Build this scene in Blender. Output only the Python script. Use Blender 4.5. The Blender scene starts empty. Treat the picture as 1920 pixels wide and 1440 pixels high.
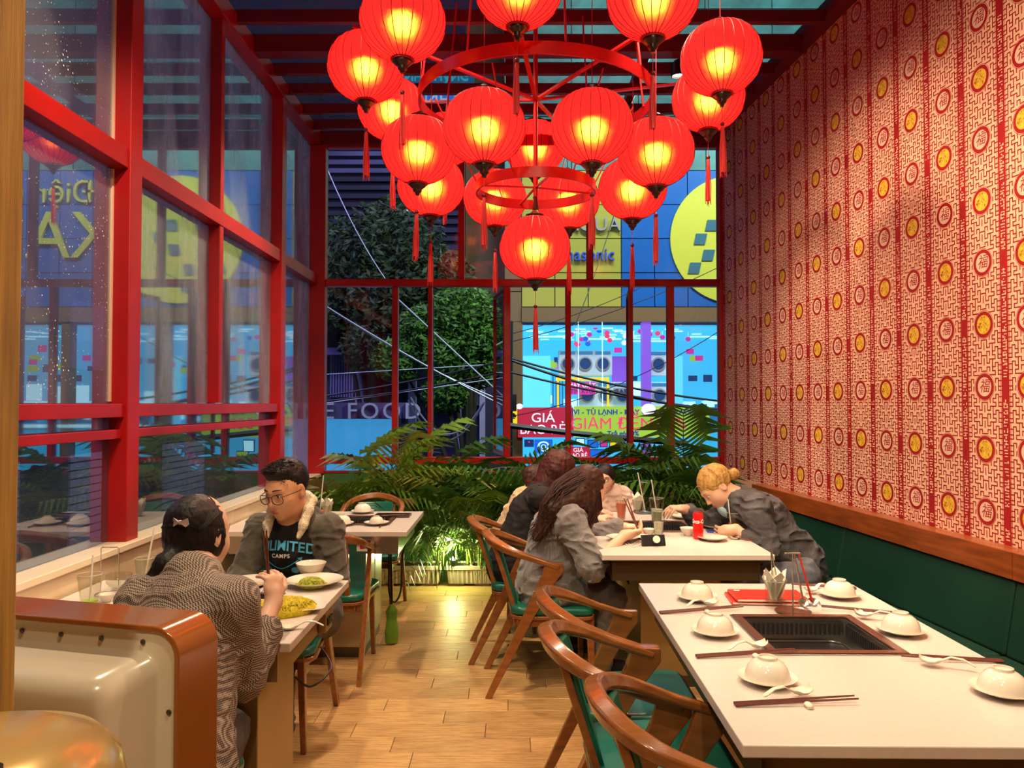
import bpy, bmesh, math, random
import numpy as np
from mathutils import Vector, Matrix, Euler
random.seed(7)
sc = bpy.context.scene
COL = sc.collection
PI = math.pi
# ------------------------------------------------------------------ camera
F = 1440.0; CH = 1.48; PITCH = math.radians(1.472)
cam = bpy.data.cameras.new('camera'); cam.sensor_width = 36; cam.lens = 27.0
cam.clip_end = 200; cam.clip_start = 0.05
camo = bpy.data.objects.new('camera', cam); COL.objects.link(camo)
camo.location = (0, 0, CH); camo.rotation_euler = (PI/2 + PITCH, 0, 0)
sc.camera = camo
# ------------------------------------------------------------------ world
w = bpy.data.worlds.new('night'); sc.world = w; w.use_nodes = True
bg = w.node_tree.nodes['Background']
bg.inputs[0].default_value = (0.05, 0.045, 0.16, 1); bg.inputs[1].default_value = 0.35
# ------------------------------------------------------------------ view
sc.view_settings.view_transform = 'Standard'; sc.view_settings.look = 'None'
sc.view_settings.gamma = 1; sc.view_settings.use_curve_mapping = False
sc.view_settings.exposure = 0.0
cy = sc.cycles
cy.use_denoising = True; cy.max_bounces = 7; cy.diffuse_bounces = 3; cy.glossy_bounces = 4
cy.transmission_bounces = 6; cy.transparent_max_bounces = 24
cy.sample_clamp_indirect = 4; cy.use_adaptive_sampling = True; cy.adaptive_threshold = 0.02
cy.caustics_reflective = False; cy.caustics_refractive = False
# ------------------------------------------------------------------ lights
def spot(name, loc, tgt, power, col=(1, .72, .42), size=95, blend=.6, r=.05):
    l = bpy.data.lights.new(name, 'SPOT'); l.energy = power; l.color = col
    l.spot_size = math.radians(size); l.spot_blend = blend; l.shadow_soft_size = r
    o = bpy.data.objects.new(name, l); COL.objects.link(o); o.location = loc
    o.rotation_euler = (Vector(tgt) - Vector(loc)).to_track_quat('-Z', 'Y').to_euler()
    o['kind'] = 'helper'
    return o
def area(name, loc, tgt, power, sx, sy, col):
    l = bpy.data.lights.new(name, 'AREA'); l.shape = 'RECTANGLE'; l.size = sx; l.size_y = sy
    l.energy = power; l.color = col
    o = bpy.data.objects.new(name, l); COL.objects.link(o); o.location = loc
    o.rotation_euler = (Vector(tgt) - Vector(loc)).to_track_quat('-Z', 'Y').to_euler()
    return o
WARM = (1, .76, .50)
# the restaurant's ceiling spots (z 3.75)
spot('ceiling_spot_light', (1.15, 5.25, 3.72), (0.3, 4.6, 0), 260, WARM, 110)
spot('ceiling_spot_light', (1.75, 3.0, 3.74), (1.0, 2.2, 0.7), 140, WARM, 110)
spot('ceiling_spot_light', (-.95, 5.0, 3.74), (-.75, 4.6, 0), 260, WARM, 110)
spot('ceiling_spot_light', (-.85, 2.3, 3.74), (-1.0, 3.0, 0.7), 230, WARM, 115)
spot('ceiling_spot_light', (.35, .3, 3.6), (0.9, 2.2, 0.7), 110, WARM, 115)
spot('ceiling_spot_light', (.5, 1.7, 3.7), (2.3, 3.1, 1.3), 330, WARM, 95, .9)
spot('ceiling_spot_light', (-.4, 3.9, 3.74), (-.2, 4.2, 0), 120, WARM, 100)
spot('ceiling_spot_light', (.6, 3.6, 3.74), (2.0, 4.7, 1.2), 190, WARM, 95, .9)
spot('ceiling_spot_light', (-.7, -.6, 3.3), (-.8, 2.0, .8), 140, WARM, 100)
# street floodlights on the shop front opposite
area('street_flood_light', (4, 17, 16), (6, 25, 6), 2100, 8, 1.2, (.85, .95, 1))
area('street_flood_light', (13, 17, 14), (12, 25, 6), 1700, 8, 1.2, (.85, .95, 1))
area('street_area_light', (-6, 12, 9), (-4, 20, 2), 700, 2, 2, (.5, .45, 1))
area('side_glass_fill', (-6.5, 4.5, 5.5), (-1.8, 3.9, 2.3), 150, 2.5, 2.5, (.42, .62, 1))  # bluish fill, added out of view to make the left window haze glow
area('street_area_light', (1.5, 12, 5), (-1.5, 17, 3), 260, .6, .6, (.8, 1, .75))  # added light that brightens the green tree, no lamp modelled here
# ------------------------------------------------------------------ pixel helpers
_cp, _sp = math.cos(PITCH), math.sin(PITCH)
def _ray(px, py):
    x = (px - 960) / F; y = (720 - py) / F
    return Vector((x, _cp - y * _sp, _sp + y * _cp))
def A(px, py, Y):
    d = _ray(px, py); return Vector((0, 0, CH)) + d * (Y / d.y)
def Zp(px, py, z):
    d = _ray(px, py); return Vector((0, 0, CH)) + d * ((z - CH) / d.z)
# ------------------------------------------------------------------ materials
M = {}
def _new(name):
    m = bpy.data.materials.new(name); m.use_nodes = True
    nt = m.node_tree; b = nt.nodes['Principled BSDF']
    M[name] = m
    return m, nt, b
def mat(name, col, rough=.5, metal=0, var=0, scale=8, bump=0, bscale=40, coat=0, spec=.5,
        stretch=None, emit=None, es=0, trans=0, ior=1.45, sheen=0, col2=None):
    m, nt, b = _new(name); L = nt.links
    b.inputs['Roughness'].default_value = rough; b.inputs['Metallic'].default_value = metal
    b.inputs['Base Color'].default_value = (*col, 1); b.inputs['IOR'].default_value = ior
    b.inputs['Specular IOR Level'].default_value = spec
    b.inputs['Coat Weight'].default_value = coat; b.inputs['Coat Roughness'].default_value = .08
    b.inputs['Transmission Weight'].default_value = trans
    if sheen: b.inputs['Sheen Weight'].default_value = sheen
    if emit:
        b.inputs['Emission Color'].default_value = (*emit, 1); b.inputs['Emission Strength'].default_value = es
    if var or bump or col2:
        tc = nt.nodes.new('ShaderNodeTexCoord'); mp = nt.nodes.new('ShaderNodeMapping')
        L.new(tc.outputs['Object'], mp.inputs[0])
        if stretch: mp.inputs['Scale'].default_value = stretch
    if var or col2:
        n = nt.nodes.new('ShaderNodeTexNoise'); n.inputs['Scale'].default_value = scale; n.inputs['Detail'].default_value = 5
        L.new(mp.outputs[0], n.inputs['Vector'])
        r = nt.nodes.new('ShaderNodeValToRGB'); L.new(n.outputs['Fac'], r.inputs[0])
        c2 = col2 or tuple(c * (1 - var) for c in col)
        r.color_ramp.elements[0].position = .33; r.color_ramp.elements[1].position = .68
        r.color_ramp.elements[0].color = (*c2, 1); r.color_ramp.elements[1].color = (*col, 1)
        L.new(r.outputs[0], b.inputs['Base Color'])
    if bump:
        n2 = nt.nodes.new('ShaderNodeTexNoise'); n2.inputs['Scale'].default_value = bscale; n2.inputs['Detail'].default_value = 4
        L.new(mp.outputs[0], n2.inputs['Vector'])
        bp = nt.nodes.new('ShaderNodeBump'); bp.inputs['Strength'].default_value = bump; bp.inputs['Distance'].default_value = .01
        L.new(n2.outputs['Fac'], bp.inputs['Height']); L.new(bp.outputs[0], b.inputs['Normal'])
    return m
def glow(name, col, s, var=None, scale=4, stretch=None):
    m, nt, b = _new(name)
    b.inputs['Base Color'].default_value = (*[c * .3 for c in col], 1)
    b.inputs['Emission Color'].default_value = (*col, 1); b.inputs['Emission Strength'].default_value = s
    return m
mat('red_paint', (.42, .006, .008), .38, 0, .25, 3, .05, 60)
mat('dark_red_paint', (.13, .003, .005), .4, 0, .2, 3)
mat('cream_marble', (.80, .66, .46), .18, 0, .0, 2.2, col2=(.60, .45, .29))
mat('sill_stone', (.86, .74, .54), .22, 0, .1, 3)
mat('gold_wood', (.56, .34, .07), .5, 0, .5, 6, .25, 30, stretch=(14, 14, .7))
mat('slab', (.25, .18, .1), .7)
mat('green_wall', (.05, .16, .03), .7, 0, .3, 6)
mat('table_stone', (.74, .66, .60), .22, 0, .05, 60)
mat('table_edge', (.66, .56, .46), .3)
mat('brass_panel', (.42, .30, .13), .38, .55, .15, 3)
mat('steel', (.62, .60, .56), .25, 1, .1, 10)
mat('dark_steel', (.12, .115, .10), .35, .9)
mat('copper_trim', (.30, .13, .09), .25, .75)
mat('black', (.008, .008, .009), .35)
mat('black_matte', (.015, .014, .014), .8)
mat('porcelain', (.86, .80, .68), .12, coat=.6)
mat('porcelain_white', (.92, .88, .80), .15, coat=.5)
mat('spoon_white', (.84, .80, .66), .18, coat=.4)
mat('chopstick_brown', (.16, .045, .03), .4, 0, .3, 30, stretch=(1, 1, 1))
mat('chair_wood', (.33, .115, .028), .26, 0, .35, 7, .04, 60, coat=.5, stretch=(1.2, 7, 7))
mat('green_leather', (.005, .15, .10), .32, 0, .15, 10, .06, 160, coat=.15)
mat('bench_green', (.004, .038, .022), .42, 0, .15, 4, .05, 120)
mat('rail_wood', (.36, .085, .018), .3, 0, .45, 7, .03, 40, coat=.3, stretch=(6, .7, 6))
mat('planter_plastic', (.72, .58, .45), .5, 0, .15, 10)
mat('soil', (.07, .04, .02), .95, 0, .4, 40, .5, 60)
mat('stem_green', (.22, .26, .05), .5, 0, .3, 12)
for i, c in enumerate([(.07, .20, .025), (.15, .32, .03), (.04, .13, .022), (.30, .36, .05), (.19, .15, .045)]):
    m = mat('leaf_%d' % i, c, .38, 0, .35, 8, spec=.6)
mat('red_plastic', (.62, .03, .015), .3, coat=.3)
mat('cola', (.75, .01, .01), .15, coat=.6)
mat('white', (.9, .88, .82), .5)
mat('paper', (.88, .82, .68), .8, 0, .08, 20)
mat('ink_red', (.5, .01, .02), .5)
mat('straw', (.8, .76, .66), .3)
mat('orange_drink', (.75, .22, .03), .1, spec=.5)
mat('pink_drink', (.85, .22, .14), .15)
mat('green_drink', (.42, .75, .04), .15)
mat('ice', (.82, .82, .72), .1, 0, .3, 60)
mat('noodle', (.85, .68, .01), .4, 0, .35, 60, .8, 120)
mat('salad', (.55, .60, .05), .5, 0, .5, 90, .8, 120)
mat('meat', (.7, .45, .22), .5, 0, .3, 60, .5, 90)
mat('lilac', (.55, .47, .62), .3)
mat('blue_case', (.05, .06, .5), .3)
mat('machine_cream', (.62, .56, .42), .22, 0, .03, 3, coat=.35)
mat('machine_band', (.32, .105, .018), .2, coat=.5, metal=.15)
mat('gold_metal', (.62, .42, .15), .22, .45, coat=.3)
mat('bead', (.09, .004, .01), .3)
mat('tassel', (.55, .02, .02), .7, 0, .35, 200, stretch=(1, 1, .05))
mat('lantern_cap', (.016, .001, .002), .3)
mat('rib', (.05, .001, .002), .6)
mat('chandelier_red', (.50, .008, .010), .35)
# wall paper
mat('paper_cream', (.90, .55, .37), .55, 0, .06, 5)
mat('print_red', (.36, .010, .012), .6)
mat('print_gold', (.95, .60, .06), .45, 0, .35, 70)
mat('print_white', (.82, .55, .40), .55)
def plank_mat():
    m, nt, b = _new('plank'); L = nt.links
    tc = nt.nodes.new('ShaderNodeTexCoord'); mp = nt.nodes.new('ShaderNodeMapping'); oi = nt.nodes.new('ShaderNodeObjectInfo')
    mp.inputs['Scale'].default_value = (2.5, 30, 1)
    ad = nt.nodes.new('ShaderNodeVectorMath'); ad.operation = 'ADD'
    L.new(tc.outputs['Object'], mp.inputs[0]); L.new(mp.outputs[0], ad.inputs[0])
    sx = nt.nodes.new('ShaderNodeVectorMath'); sx.operation = 'SCALE'; sx.inputs[3].default_value = 40
    L.new(oi.outputs['Location'], sx.inputs[0]); L.new(sx.outputs[0], ad.inputs[1])
    n = nt.nodes.new('ShaderNodeTexNoise'); n.inputs['Scale'].default_value = 3; n.inputs['Detail'].default_value = 7; n.inputs['Roughness'].default_value = .7
    L.new(ad.outputs[0], n.inputs['Vector'])
    r = nt.nodes.new('ShaderNodeValToRGB'); L.new(n.outputs['Fac'], r.inputs[0])
    e = r.color_ramp.elements
    e[0].position = .32; e[0].color = (.30, .14, .04, 1); e[1].position = .56; e[1].color = (.64, .39, .15, 1)
    mx = nt.nodes.new('ShaderNodeMixRGB'); mx.blend_type = 'MULTIPLY'; mx.inputs[0].default_value = 1
    r2 = nt.nodes.new('ShaderNodeMapRange'); r2.inputs[3].default_value = .78; r2.inputs[4].default_value = 1.08
    L.new(oi.outputs['Random'], r2.inputs[0]); L.new(r.outputs[0], mx.inputs[1]); L.new(r2.outputs[0], mx.inputs[2])
    L.new(mx.outputs[0], b.inputs['Base Color']); b.inputs['Roughness'].default_value = .42
    bp = nt.nodes.new('ShaderNodeBump'); bp.inputs['Strength'].default_value = .25; bp.inputs['Distance'].default_value = .004
    L.new(n.outputs['Fac'], bp.inputs['Height']); L.new(bp.outputs[0], b.inputs['Normal'])
plank_mat()
def schlick(nt, r0):
    L = nt.links; lw = nt.nodes.new('ShaderNodeLayerWeight'); lw.inputs[0].default_value = .5
    p = nt.nodes.new('ShaderNodeMath'); p.operation = 'POWER'; p.inputs[1].default_value = 5; L.new(lw.outputs['Facing'], p.inputs[0])
    m = nt.nodes.new('ShaderNodeMath'); m.operation = 'MULTIPLY_ADD'; m.inputs[1].default_value = 1 - r0; m.inputs[2].default_value = r0; L.new(p.outputs[0], m.inputs[0])
    return m
def pane_mat(name, tint, refl_ior, haze=0, hz_scale=(1.5, 1.5, .45), hz_col=(.7, .75, .72), lo=.45, hi=.75, drops=0, ribbed=0, rough=.0):
    m = bpy.data.materials.new(name); M[name] = m; m.use_nodes = True; nt = m.node_tree; L = nt.links
    nt.nodes.clear()
    out = nt.nodes.new('ShaderNodeOutputMaterial'); tr = nt.nodes.new('ShaderNodeBsdfTransparent'); tr.inputs[0].default_value = (*tint, 1)
    gl = nt.nodes.new('ShaderNodeBsdfGlossy'); gl.inputs['Roughness'].default_value = rough
    fr = schlick(nt, refl_ior)
    mx = nt.nodes.new('ShaderNodeMixShader'); L.new(fr.outputs[0], mx.inputs[0]); L.new(tr.outputs[0], mx.inputs[1]); L.new(gl.outputs[0], mx.inputs[2])
    last = mx
    tc = nt.nodes.new('ShaderNodeTexCoord')
    if ribbed:
        wv = nt.nodes.new('ShaderNodeTexNoise'); wv.inputs['Scale'].default_value = 2
        bp = nt.nodes.new('ShaderNodeBump'); bp.inputs['Strength'].default_value = ribbed; bp.inputs['Distance'].default_value = .002
        L.new(tc.outputs['Object'], wv.inputs['Vector']); L.new(wv.outputs['Fac'], bp.inputs['Height']); L.new(bp.outputs[0], gl.inputs['Normal'])
    if haze:
        mp = nt.nodes.new('ShaderNodeMapping'); mp.inputs['Scale'].default_value = hz_scale; L.new(tc.outputs['Object'], mp.inputs[0])
        n = nt.nodes.new('ShaderNodeTexNoise'); n.inputs['Scale'].default_value = 2.2; n.inputs['Detail'].default_value = 9; n.inputs['Roughness'].default_value = .62
        n.inputs['Distortion'].default_value = .4
        L.new(mp.outputs[0], n.inputs['Vector'])
        mr = nt.nodes.new('ShaderNodeMapRange'); mr.inputs[1].default_value = lo; mr.inputs[2].default_value = hi; mr.inputs[3].default_value = .02 if haze < .2 else .08; mr.inputs[4].default_value = haze
        L.new(n.outputs['Fac'], mr.inputs[0])
        df = nt.nodes.new('ShaderNodeBsdfDiffuse'); df.inputs[0].default_value = (*hz_col, 1)
        tl = nt.nodes.new('ShaderNodeBsdfTranslucent'); tl.inputs[0].default_value = (*hz_col, 1)
        dm = nt.nodes.new('ShaderNodeMixShader'); dm.inputs[0].default_value = .5; L.new(df.outputs[0], dm.inputs[1]); L.new(tl.outputs[0], dm.inputs[2])
        m2 = nt.nodes.new('ShaderNodeMixShader'); L.new(mr.outputs[0], m2.inputs[0]); L.new(mx.outputs[0], m2.inputs[1]); L.new(dm.outputs[0], m2.inputs[2])
        last = m2
        if drops:
            vo = nt.nodes.new('ShaderNodeTexVoronoi'); vo.inputs['Scale'].default_value = drops; L.new(tc.outputs['Object'], vo.inputs['Vector'])
            n3 = nt.nodes.new('ShaderNodeTexNoise'); n3.inputs['Scale'].default_value = 3.5; L.new(tc.outputs['Object'], n3.inputs['Vector'])
            ma = nt.nodes.new('ShaderNodeMath'); ma.operation = 'MULTIPLY'; ma.inputs[1].default_value = .30; L.new(n3.outputs['Fac'], ma.inputs[0])
            mb = nt.nodes.new('ShaderNodeMath'); mb.operation = 'SUBTRACT'; mb.inputs[1].default_value = .06; L.new(ma.outputs[0], mb.inputs[0])
            lt = nt.nodes.new('ShaderNodeMath'); lt.operation = 'LESS_THAN'; L.new(vo.outputs['Distance'], lt.inputs[0]); L.new(mb.outputs[0], lt.inputs[1])
            d2 = nt.nodes.new('ShaderNodeBsdfDiffuse'); d2.inputs[0].default_value = (.95, .92, .9, 1)
            m3 = nt.nodes.new('ShaderNodeMixShader'); L.new(lt.outputs[0], m3.inputs[0]); L.new(m2.outputs[0], m3.inputs[1]); L.new(d2.outputs[0], m3.inputs[2])
            last = m3
    L.new(last.outputs[0], out.inputs[0])
    return m
pane_mat('pane_clear', (.93, .96, .96), .035)
pane_mat('pane_left', (.80, .86, .88), .32, .62, rough=.03, lo=.42, hi=.80, hz_scale=(1, 1.8, .26), hz_col=(.62, .72, .74))
pane_mat('pane_left_wet', (.80, .84, .88), .28, .34, lo=.40, hi=.85, drops=42, hz_col=(.60, .60, .66))
pane_mat('pane_low', (.75, .80, .82), .28, .06, ribbed=.15)
pane_mat('pane_roof', (.75, .82, .84), .05, .30, hz_col=(.16, .26, .22), lo=.35, hi=.7, hz_scale=(3, 1, 1))
def glassware():
    m = bpy.data.materials.new('glassware'); M['glassware'] = m; m.use_nodes = True; nt = m.node_tree; L = nt.links
    nt.nodes.clear()
    out = nt.nodes.new('ShaderNodeOutputMaterial'); tr = nt.nodes.new('ShaderNodeBsdfTransparent'); tr.inputs[0].default_value = (.93, .94, .9, 1)
    gl = nt.nodes.new('ShaderNodeBsdfGlossy'); gl.inputs['Roughness'].default_value = .03
    fr = schlick(nt, .05)
    mx = nt.nodes.new('ShaderNodeMixShader'); L.new(fr.outputs[0], mx.inputs[0]); L.new(tr.outputs[0], mx.inputs[1]); L.new(gl.outputs[0], mx.inputs[2])
    L.new(mx.outputs[0], out.inputs[0])
glassware()
def lantern_mat():
    m = bpy.data.materials.new('lantern_silk'); M['lantern_silk'] = m; m.use_nodes = True; nt = m.node_tree; L = nt.links
    nt.nodes.clear(); N = nt.nodes.new
    out = N('ShaderNodeOutputMaterial')
    tc = N('ShaderNodeTexCoord'); mp = N('ShaderNodeMapping'); mp.inputs['Scale'].default_value = (420, 420, 6); L.new(tc.outputs['Object'], mp.inputs[0])
    nz = N('ShaderNodeTexNoise'); nz.inputs['Scale'].default_value = 1; nz.inputs['Detail'].default_value = 2; L.new(mp.outputs[0], nz.inputs['Vector'])
    bp = N('ShaderNodeBump'); bp.inputs['Strength'].default_value = 1; bp.inputs['Distance'].default_value = .0022; L.new(nz.outputs['Fac'], bp.inputs['Height'])
    tl = N('ShaderNodeBsdfTranslucent'); tl.inputs[0].default_value = (.80, .018, .034, 1)
    df = N('ShaderNodeBsdfDiffuse'); df.inputs[0].default_value = (.60, .015, .015, 1)
    rf = N('ShaderNodeBsdfRefraction'); rf.inputs[0].default_value = (1, .30, .04, 1); rf.inputs['Roughness'].default_value = .42; rf.inputs['IOR'].default_value = 1.32
    L.new(bp.outputs[0], rf.inputs['Normal'])
    em = N('ShaderNodeEmission'); em.inputs[0].default_value = (1, .004, .010, 1); em.inputs[1].default_value = .20
    a = N('ShaderNodeMixShader'); a.inputs[0].default_value = .2; L.new(tl.outputs[0], a.inputs[1]); L.new(df.outputs[0], a.inputs[2])
    b = N('ShaderNodeMixShader'); b.inputs[0].default_value = .24; L.new(a.outputs[0], b.inputs[1]); L.new(rf.outputs[0], b.inputs[2])
    ad = N('ShaderNodeAddShader'); L.new(b.outputs[0], ad.inputs[0]); L.new(em.outputs[0], ad.inputs[1])
    L.new(ad.outputs[0], out.inputs[0])
lantern_mat()
# ------------------------------------------------------------------ geometry collector
def frame_from(d, up=Vector((0, 0, 1))):
    d = d.normalized(); s = d.cross(up)
    if s.length < 1e-4: s = d.cross(Vector((0, 1, 0)))
    s.normalize(); u = s.cross(d).normalized()
    return s, u
class G:
    def __init__(s): s.v = []; s.f = []; s.mi = []
    def add(s, vs, fs, mi=0):
        b = len(s.v); s.v += [tuple(v) for v in vs]; s.f += [tuple(i + b for i in f) for f in fs]; s.mi += [mi] * len(fs); return s
    def box(s, c, d, rot=None, mi=0):
        c = Vector(c); R = rot if isinstance(rot, Matrix) else Matrix.Rotation(rot or 0, 3, 'Z')
        vs = [c + R @ Vector((x * d[0] / 2, y * d[1] / 2, z * d[2] / 2)) for x in (-1, 1) for y in (-1, 1) for z in (-1, 1)]
        return s.add(vs, [(0, 1, 3, 2), (4, 6, 7, 5), (0, 4, 5, 1), (2, 3, 7, 6), (0, 2, 6, 4), (1, 5, 7, 3)], mi)
    def bb(s, a, b, mi=0):
        return s.box([(a[i] + b[i]) / 2 for i in range(3)], [abs(b[i] - a[i]) for i in range(3)], None, mi)
    def tube(s, pts, r, n=8, caps=True, mi=0, closed=False):
        pts = [Vector(p) for p in pts]; m = len(pts)
        rs = r if isinstance(r, (list, tuple)) else [r] * m
        vs = []; up = Vector((0, 0, 1)); prev = None
        for i, p in enumerate(pts):
            a = pts[(i - 1) % m] if (closed or i) else p; b = pts[(i + 1) % m] if (closed or i < m - 1) else p
            d = (b - a).normalized()
            if prev is None: sd, u = frame_from(d)
            else:
                u = (prev - d * prev.dot(d)).normalized(); sd = d.cross(u)
            prev = u
            for k in range(n):
                t = 2 * PI * k / n; vs.append(p + (sd * math.cos(t) + u * math.sin(t)) * rs[i])
        fs = []
        for i in range(m if closed else m - 1):
            j = (i + 1) % m
            for k in range(n):
                l = (k + 1) % n; fs.append((i * n + k, i * n + l, j * n + l, j * n + k))
        if caps and not closed:
            fs.append(tuple(range(n - 1, -1, -1))); fs.append(tuple(range((m - 1) * n, m * n)))
        return s.add(vs, fs, mi)
    def cyl(s, a, b, r0, r1=None, n=12, mi=0): return s.tube([a, b], [r0, r0 if r1 is None else r1], n, True, mi)
    def band(s, pts, ws, hs, ups, mi=0, closed=False):
        pts = [Vector(p) for p in pts]; m = len(pts)
        if not isinstance(ws, (list, tuple)): ws = [ws] * m
        if not isinstance(hs, (list, tuple)): hs = [hs] * m
        if isinstance(ups, Vector): ups = [ups] * m
        vs = []
        for i, p in enumerate(pts):
            a = pts[(i - 1) % m] if (closed or i) else p; b = pts[(i + 1) % m] if (closed or i < m - 1) else p
            d = (b - a).normalized(); u = ups[i]; u = (u - d * u.dot(d)).normalized(); sd = d.cross(u)
            for x, y in ((-1, -1), (1, -1), (1, 1), (-1, 1)): vs.append(p + sd * x * ws[i] / 2 + u * y * hs[i] / 2)
        fs = []
        for i in range(m if closed else m - 1):
            j = (i + 1) % m
            for k in range(4):
                l = (k + 1) % 4; fs.append((i * 4 + k, i * 4 + l, j * 4 + l, j * 4 + k))
        if not closed: fs += [(3, 2, 1, 0), tuple(range((m - 1) * 4, m * 4))]
        return s.add(vs, fs, mi)
    def lathe(s, prof, n=32, c=(0, 0, 0), mi=0, sx=1, sy=1):
        c = Vector(c); vs = []
        for r, z in prof:
            for k in range(n):
                t = 2 * PI * k / n; vs.append(c + Vector((r * math.cos(t) * sx, r * math.sin(t) * sy, z)))
        fs = []
        for i in range(len(prof) - 1):
            for k in range(n):
                l = (k + 1) % n; fs.append((i * n + k, i * n + l, (i + 1) * n + l, (i + 1) * n + k))
        if prof[0][0] > 1e-5: fs.append(tuple(range(n - 1, -1, -1)))
        if prof[-1][0] > 1e-5: fs.append(tuple(range((len(prof) - 1) * n, len(prof) * n)))
        return s.add(vs, fs, mi)
    def ell(s, c, r, n=12, m=8, R=None, mi=0):
        c = Vector(c); vs = []; R = R or Matrix.Identity(3)
        for i in range(m + 1):
            ph = PI * i / m - PI / 2
            for k in range(n):
                t = 2 * PI * k / n
                vs.append(c + R @ Vector((math.cos(ph) * math.cos(t) * r[0], math.cos(ph) * math.sin(t) * r[1], math.sin(ph) * r[2])))
        fs = [(i * n + k, i * n + (k + 1) % n, (i + 1) * n + (k + 1) % n, (i + 1) * n + k) for i in range(m) for k in range(n)]
        return s.add(vs, fs, mi)
    def prism(s, poly, h, T=None, mi=0):
        T = T or (lambda v: v); n = len(poly)
        vs = [T(Vector((x, y, 0))) for x, y in poly] + [T(Vector((x, y, h))) for x, y in poly]
        fs = [tuple(range(n - 1, -1, -1)), tuple(range(n, 2 * n))] + [(k, (k + 1) % n, n + (k + 1) % n, n + k) for k in range(n)]
        return s.add(vs, fs, mi)
    def quad(s, a, b, c, d, mi=0): return s.add([a, b, c, d], [(0, 1, 2, 3)], mi)
    def mesh(s, name, mats, smooth=None):
        me = bpy.data.meshes.new(name); me.from_pydata(s.v, [], s.f)
        for m in (mats if isinstance(mats, (list, tuple)) else [mats]): me.materials.append(M[m])
        if len(me.materials) > 1: me.polygons.foreach_set('material_index', s.mi)
        me.validate(); bm = bmesh.new(); bm.from_mesh(me); bmesh.ops.remove_doubles(bm, verts=bm.verts, dist=1e-6)
        bmesh.ops.recalc_face_normals(bm, faces=bm.faces); bm.to_mesh(me); bm.free()
        if smooth:
            me.polygons.foreach_set('use_smooth', [True] * len(me.polygons)); me.set_sharp_from_angle(angle=math.radians(smooth))
        return me
    def build(s, name, mats, parent=None, smooth=None, bevel=0, seg=2, loc=None, rot=None, kind=None):
        me = s.mesh(name, mats, smooth)
        return link(name, me, parent, bevel, seg, loc, rot, kind)
def link(name, me, parent=None, bevel=0, seg=2, loc=None, rot=None, kind=None):
    o = bpy.data.objects.new(name, me); COL.objects.link(o)
    if parent: o.parent = parent
    if loc is not None: o.location = loc
    if rot is not None: o.rotation_euler = rot
    if bevel:
        b = o.modifiers.new('b', 'BEVEL'); b.width = bevel; b.segments = seg; b.limit_method = 'ANGLE'; b.angle_limit = math.radians(40)
    if kind: o['kind'] = kind
    return o
def tag(o, label=None, cat=None, group=None, kind=None):
    if label: o['label'] = label
    if cat: o['category'] = cat
    if group: o['group'] = group
    if kind: o['kind'] = kind
    return o
def thing(name, label, cat, loc=(0, 0, 0), rz=0, group=None, rot=None):
    o = bpy.data.objects.new(name, None); COL.objects.link(o); o.location = loc; o.rotation_euler = rot or (0, 0, rz)
    o.empty_display_size = .1
    return tag(o, label, cat, group)
def struct(name, loc=(0, 0, 0)):
    o = bpy.data.objects.new(name, None); COL.objects.link(o); o.location = loc; o['kind'] = 'structure'; return o
def copy_tree(o, parent=None, loc=None, rot=None, label=None, group=None):
    c = o.copy(); COL.objects.link(c); c.parent = parent
    if loc is not None: c.location = loc
    if rot is not None: c.rotation_euler = rot
    if label: c['label'] = label
    if group: c['group'] = group
    for ch in list(o.children): copy_tree(ch, c)
    return c
def text_mesh(s, size, m, extrude=.002, bold=0, shear=0, align='CENTER', space=1, sx=1):
    cu = bpy.data.curves.new('t', 'FONT'); cu.body = s; cu.size = size; cu.extrude = extrude; cu.offset = bold
    cu.align_x = align; cu.align_y = 'CENTER'; cu.shear = shear; cu.space_character = space; cu.resolution_u = 3
    o = bpy.data.objects.new('t', cu); COL.objects.link(o); bpy.context.view_layer.update()
    me = bpy.data.meshes.new_from_object(o.evaluated_get(bpy.context.evaluated_depsgraph_get()))
    bpy.data.objects.remove(o); me.materials.clear(); me.materials.append(M[m])
    if sx != 1: me.transform(Matrix.Diagonal((sx, 1, 1, 1)))
    return me
# ================================================================== FLOOR
floor = struct('floor')
G().bb((-1.95, -2.2, -.06), (2.65, 7.0, -.012)).build('floor_slab', 'slab', floor)
PL, PW = .60, .148
pm = G().bb((-PL/2 + .0012, -PW/2 + .0012, -.012), (PL/2 - .0012, PW/2 - .0012, 0)).mesh('plank', 'plank')
n = 0; row = 0; y = 1.45
halves = {}
def plank_piece(x0, x1, yc):
    w_ = round(x1 - x0, 3)
    if abs(w_ - PL) < .002: me = pm
    else:
        if w_ not in halves: halves[w_] = G().bb((-w_/2 + .0012, -PW/2 + .0012, -.012), (w_/2 - .0012, PW/2 - .0012, 0)).mesh('plank', 'plank')
        me = halves[w_]
    link('plank', me, floor, .0015, 1, ((x0 + x1) / 2, yc, 0))
far = G()
yc = 1.6
while yc < 6.3:
    x = -1.72 - [0, .2, .4, .1, .3, .5][row % 6]; 
    while x < 1.5:
        a, b = max(x, -1.70), min(x + PL, 1.62)
        if b - a > .05: plank_piece(a, b, yc)
        x += PL
    yc += PW; row += 1
yc0 = 1.6 - PW
while yc0 > -2.2:
    for k in range(8): far.bb((-1.9 + k * PL + .001, yc0 - PW/2 + .001, -.012), (-1.9 + (k + 1) * PL - .001 if k < 7 else 2.65, yc0 + PW/2 - .001, 0))
    yc0 -= PW
yc0 = yc
while yc0 < 6.9:
    for k in range(7): far.bb((-1.72 + k * PL + .001, yc0 - PW/2 + .001, -.012), (-1.72 + (k + 1) * PL - .001, yc0 + PW/2 - .001, 0))
    yc0 += PW
yy = 1.6
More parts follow.
